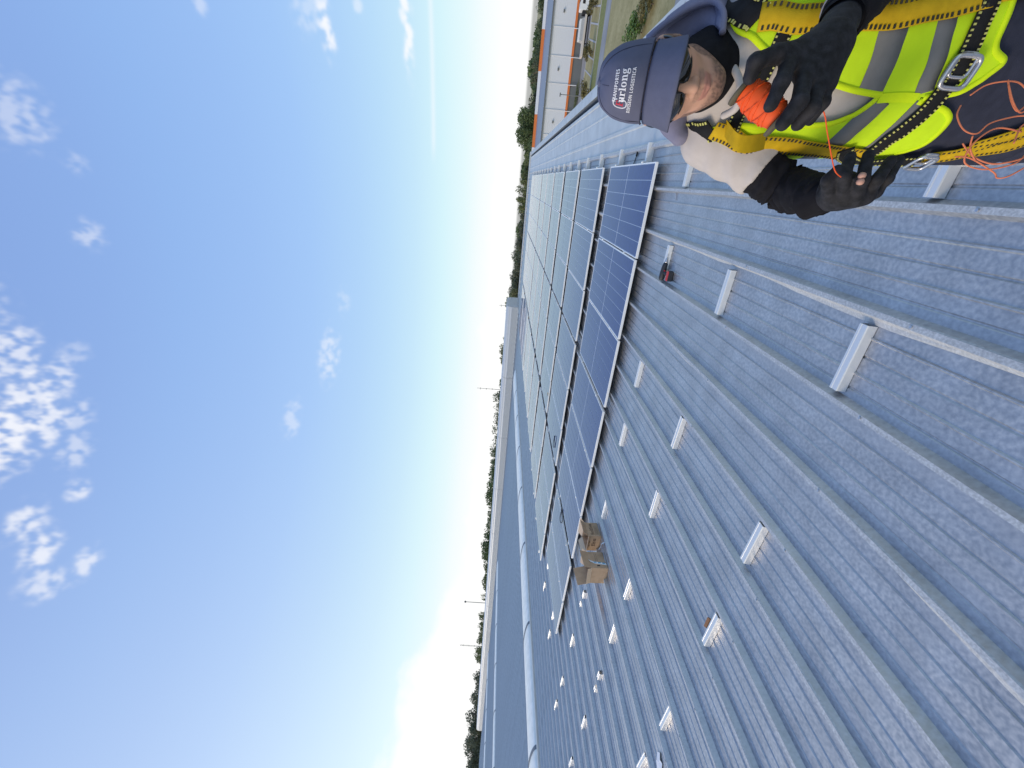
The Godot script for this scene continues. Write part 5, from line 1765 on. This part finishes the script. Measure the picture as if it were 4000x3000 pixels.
func build_worker_hands(w: Node3D, glove: Material, knit: Material) -> void:
	var hands := [
		{"wrist": WR_L, "palm": Vector3(-0.2840, 1.3537, 0.3194), "d": [[Vector3(-0.2633, 1.3816, 0.3139), Vector3(-0.3106, 1.4535, 0.3474), Vector3(-0.3343, 1.4928, 0.3566), Vector3(-0.3487, 1.4910, 0.3416)], [Vector3(-0.3045, 1.4186, 0.3331), Vector3(-0.3681, 1.4472, 0.3604), Vector3(-0.4035, 1.4587, 0.3521)], [Vector3(-0.3289, 1.3918, 0.3336), Vector3(-0.3960, 1.4123, 0.3581), Vector3(-0.4255, 1.4288, 0.3427)], [Vector3(-0.3410, 1.3619, 0.3292), Vector3(-0.3939, 1.3788, 0.3438), Vector3(-0.4070, 1.3847, 0.3186)], [Vector3(-0.3277, 1.3370, 0.3147), Vector3(-0.3644, 1.3429, 0.3195), Vector3(-0.3804, 1.3455, 0.2944)]]},
		{"wrist": WR_R, "palm": Vector3(-0.4155, 1.1398, 0.1385), "d": [[Vector3(-0.4251, 1.1741, 0.1378), Vector3(-0.4199, 1.2081, 0.1751), Vector3(-0.4050, 1.1992, 0.1873)], [Vector3(-0.4354, 1.1469, 0.1483), Vector3(-0.4189, 1.1881, 0.1925), Vector3(-0.3670, 1.1675, 0.1800)], [Vector3(-0.4402, 1.1250, 0.1537), Vector3(-0.4255, 1.1556, 0.2001), Vector3(-0.3647, 1.1342, 0.1867)], [Vector3(-0.4344, 1.1025, 0.1542), Vector3(-0.4190, 1.1168, 0.1939), Vector3(-0.3681, 1.0786, 0.1798)], [Vector3(-0.4151, 1.0726, 0.1398), Vector3(-0.4026, 1.0718, 0.1698), Vector3(-0.3529, 1.0427, 0.1625)]]}]
	for n in 2:
		var h: Dictionary = hands[n]
		var wr: Vector3 = h.wrist
		var palm: Vector3 = h.palm
		var field := func(p: Vector3) -> float:
			var d := bone(p, wr, palm, 0.032, 0.030)
			for f: Array in h.d: d = smin(d, bone(p, palm.lerp(wr, 0.25), f[0], 0.029, 0.0175), 0.022)
			for i in 5:
				var f: Array = h.d[i]
				for k in f.size() - 1:
					var ra: float = (0.0155 if i == 0 else [0, 0.0138, 0.0142, 0.0134, 0.0120][i]) - 0.0012 * k
					d = smin(d, bone(p, f[k], f[k + 1], ra, ra - 0.0012), 0.006)
			return d + 0.0013 * fold_noise.get_noise_3d(p.x * 420.0, p.y * 420.0, p.z * 420.0) + 0.0012 * sin(p.distance_to(wr) * 420.0) * smoothstep(0.06, 0.02, p.distance_to(wr))
		var lo := palm
		var hi := palm
		for f: Array in h.d:
			for v: Vector3 in f:
				lo = lo.min(v)
				hi = hi.max(v)
		lo = lo.min(wr) - Vector3.ONE * 0.045
		hi = hi.max(wr) + Vector3.ONE * 0.045
		var st := begin()
		st.set_smooth_group(0)
		nets(st, field, lo, hi, 0.0038)
		var g := sub("glove", done(st), glove, w)
		# knitted cuff
		var out: Vector3 = (wr - palm).normalized()
		st = begin()
		st.set_smooth_group(0)
		tube(st, [wr - out * 0.012, wr + out * 0.010, wr + out * 0.030, wr + out * 0.042], [0.037, 0.040, 0.0425, 0.0435] if n == 0 else [0.035, 0.038, 0.041, 0.042], 22, false)
		sub("cuff", done(st), knit, g)
		if n == 1: continue
		st = begin()
		st.set_smooth_group(0)
		var rim := []
		var sd := out.cross(Vector3.UP).normalized()
		var u := out.cross(sd)
		for i in 25: rim.append(wr + out * 0.042 + (sd * cos(TAU * i / 24.0) + u * sin(TAU * i / 24.0)) * 0.0432)
		tube(st, rim, 0.0028, 6, false)
		sub("cuff_edge", done(st), paint(lin(0.26, 0.26, 0.29), 0.85), g)
	# worn-through knuckles on the glove to the left
	for p: Vector3 in [Vector3(-0.4293, 1.1694, 0.2184), Vector3(-0.4405, 1.1696, 0.2153)]:
		var st := begin()
		st.set_smooth_group(0)
		tube(st, [p + Vector3(0.004, 0, -0.006), p, p + Vector3(-0.0012, 0, 0.0018)], [0.0065, 0.006, 0.002], 10)
		sub("glove_hole", done(st), paint(lin(0.55, 0.30, 0.21), 0.6), w)

func build_string_things() -> void:
	var orange := paint(lin(0.84, 0.095, 0.008), 0.65)
	var pale := paint(lin(0.72, 0.20, 0.085), 0.65)
	var at := Transform3D(Basis(Vector3.UP, WORKER_TURN), Vector3(0.3424, 0.0418, -1.2662))
	# hand reel: wound line between two end plates
	var t := thing("string_reel", "hand reel wound with bright orange string, held in the gloved hand", "string reel", at)
	var a := Vector3(-0.3341, 1.4769, 0.2969)
	var b := Vector3(-0.3953, 1.4101, 0.3081)
	var c := (a + b) / 2
	var ax := (b - a).normalized()
	var st := begin()
	st.set_smooth_group(0)
	var pts := []
	var rad := []
	for i in 45:
		var f := i / 44.0
		pts.append(a.lerp(b, lerp(0.06, 0.94, f)))
		rad.append(0.0270 * (0.74 + 0.26 * sin(PI * f)) + (0.0011 if i % 2 else 0.0) + 0.0006 * sin(i * 2.7))
	tube(st, pts, rad, 20)
	sub("wound_string", done(st), orange, t)
	# visible turns of the line, crossing each other
	var turn_mat := paint(lin(0.62, 0.06, 0.006), 0.7)
	var s1 := ax.cross(Vector3(0.3, 0.2, 0.9)).normalized()
	var s2 := ax.cross(s1)
	for k in 9:
		st = begin()
		var wind := []
		for i in 15:
			var an := TAU * i / 14.0
			var f: float = 0.14 + 0.08 * k + 0.10 * sin(an + k) * (1.0 if k % 2 else -1.0)
			var rr := 0.0270 * (0.74 + 0.26 * sin(PI * clamp((f - 0.06) / 0.88, 0.0, 1.0))) + 0.0016
			wind.append(a.lerp(b, f) + (s1 * cos(an) + s2 * sin(an)) * rr)
		tube(st, wind, 0.0012, 5, false)
		sub("string_turn", done(st), turn_mat if k % 3 == 0 else orange, t)
	var wood := paint(lin(0.10, 0.085, 0.05), 0.75)
	for e: Array in [[a, -1.0], [b, 1.0]]:
		st = begin()
		st.set_smooth_group(0)
		var side := ax.cross(Vector3(0.3, 0.2, 0.9)).normalized()
		var up := ax.cross(side)
		var rings := []
		for k in 2:
			var ring: Array[Vector3] = []
			for i in 20: ring.append(e[0] + ax * e[1] * (0.002 + 0.006 * k - 0.006) + side * cos(TAU * i / 20.0) * 0.036 + up * sin(TAU * i / 20.0) * 0.027)
			rings.append(ring)
		loft(st, rings, true, true)
		sub("end_plate", done(st), wood, t)
	# the running line from hand to hand
	t = thing("string_line", "orange string stretched from the reel down to the other gloved hand", "string", at)
	st = begin()
	tube(st, smooth_path([Vector3(-0.3962, 1.4264, 0.3278), Vector3(-0.3779, 1.3674, 0.3190), Vector3(-0.3642, 1.3268, 0.2998), Vector3(-0.3810, 1.2887, 0.2656), Vector3(-0.3996, 1.2461, 0.2264), Vector3(-0.4126, 1.2142, 0.1990), Vector3(-0.4264, 1.2032, 0.2022)], 6), 0.0011, 6)
	sub("line", done(st), orange, t)
	# loose tangle in front of the trousers
	t = thing("string_tangle", "loose tangle of orange string hanging before the dark trousers", "string", at)
	for path: Array in [[Vector3(-0.1883, 0.8827, 0.1539), Vector3(-0.1717, 0.8609, 0.1644), Vector3(-0.1687, 0.8327, 0.1750), Vector3(-0.1686, 0.8017, 0.1756), Vector3(-0.1787, 0.7762, 0.1711)], [Vector3(-0.1690, 0.8306, 0.1800), Vector3(-0.2120, 0.8211, 0.1801), Vector3(-0.2316, 0.7991, 0.1755), Vector3(-0.2166, 0.7799, 0.1760)], [Vector3(-0.1832, 0.8348, 0.1849), Vector3(-0.2213, 0.8218, 0.1851), Vector3(-0.2345, 0.7927, 0.1757), Vector3(-0.2248, 0.7765, 0.1760)], [Vector3(-0.2168, 0.9077, 0.1584), Vector3(-0.2403, 0.9139, 0.1582), Vector3(-0.2737, 0.9028, 0.1634), Vector3(-0.2878, 0.8846, 0.1738), Vector3(-0.2700, 0.8678, 0.1841), Vector3(-0.2523, 0.8184, 0.1851), Vector3(-0.2480, 0.7908, 0.1857)], [Vector3(-0.2764, 0.7867, 0.1757), Vector3(-0.2792, 0.8498, 0.1845), Vector3(-0.3016, 0.8872, 0.1837), Vector3(-0.3275, 0.9014, 0.1734), Vector3(-0.3495, 0.8925, 0.1635), Vector3(-0.3586, 0.8473, 0.1644), Vector3(-0.3479, 0.7982, 0.1754), Vector3(-0.3233, 0.7718, 0.1760)], [Vector3(-0.3045, 0.9028, 0.1634), Vector3(-0.3312, 0.8779, 0.1638), Vector3(-0.3513, 0.8431, 0.1745), Vector3(-0.3420, 0.7948, 0.1855), Vector3(-0.3245, 0.7850, 0.1857)], [Vector3(-0.3222, 0.8957, 0.1435), Vector3(-0.3296, 0.8719, 0.1539), Vector3(-0.3567, 0.8179, 0.1550), Vector3(-0.3693, 0.8083, 0.1552), Vector3(-0.3695, 0.7950, 0.1654), Vector3(-0.3514, 0.7697, 0.1760)], [Vector3(-0.3001, 0.9040, 0.1833), Vector3(-0.3214, 0.8962, 0.1735), Vector3(-0.3421, 0.8714, 0.1639)], [Vector3(-0.3100, 0.8140, 0.1851), Vector3(-0.2756, 0.8026, 0.1854), Vector3(-0.2634, 0.7885, 0.1857)]]:
		st = begin()
		st.set_smooth_group(0)
		tube(st, smooth_path(path, 7), 0.0016, 6)
		sub("strand", done(st), pale, t)

func _ready() -> void:
	rng.seed = 1
	make_camera_and_light()
	make_materials()
	build_roof()
	build_monitor()
	build_surroundings()
	build_trees()
	build_panels()
	build_loose_rails()
	build_small_things()
	build_worker()
	build_string_things()
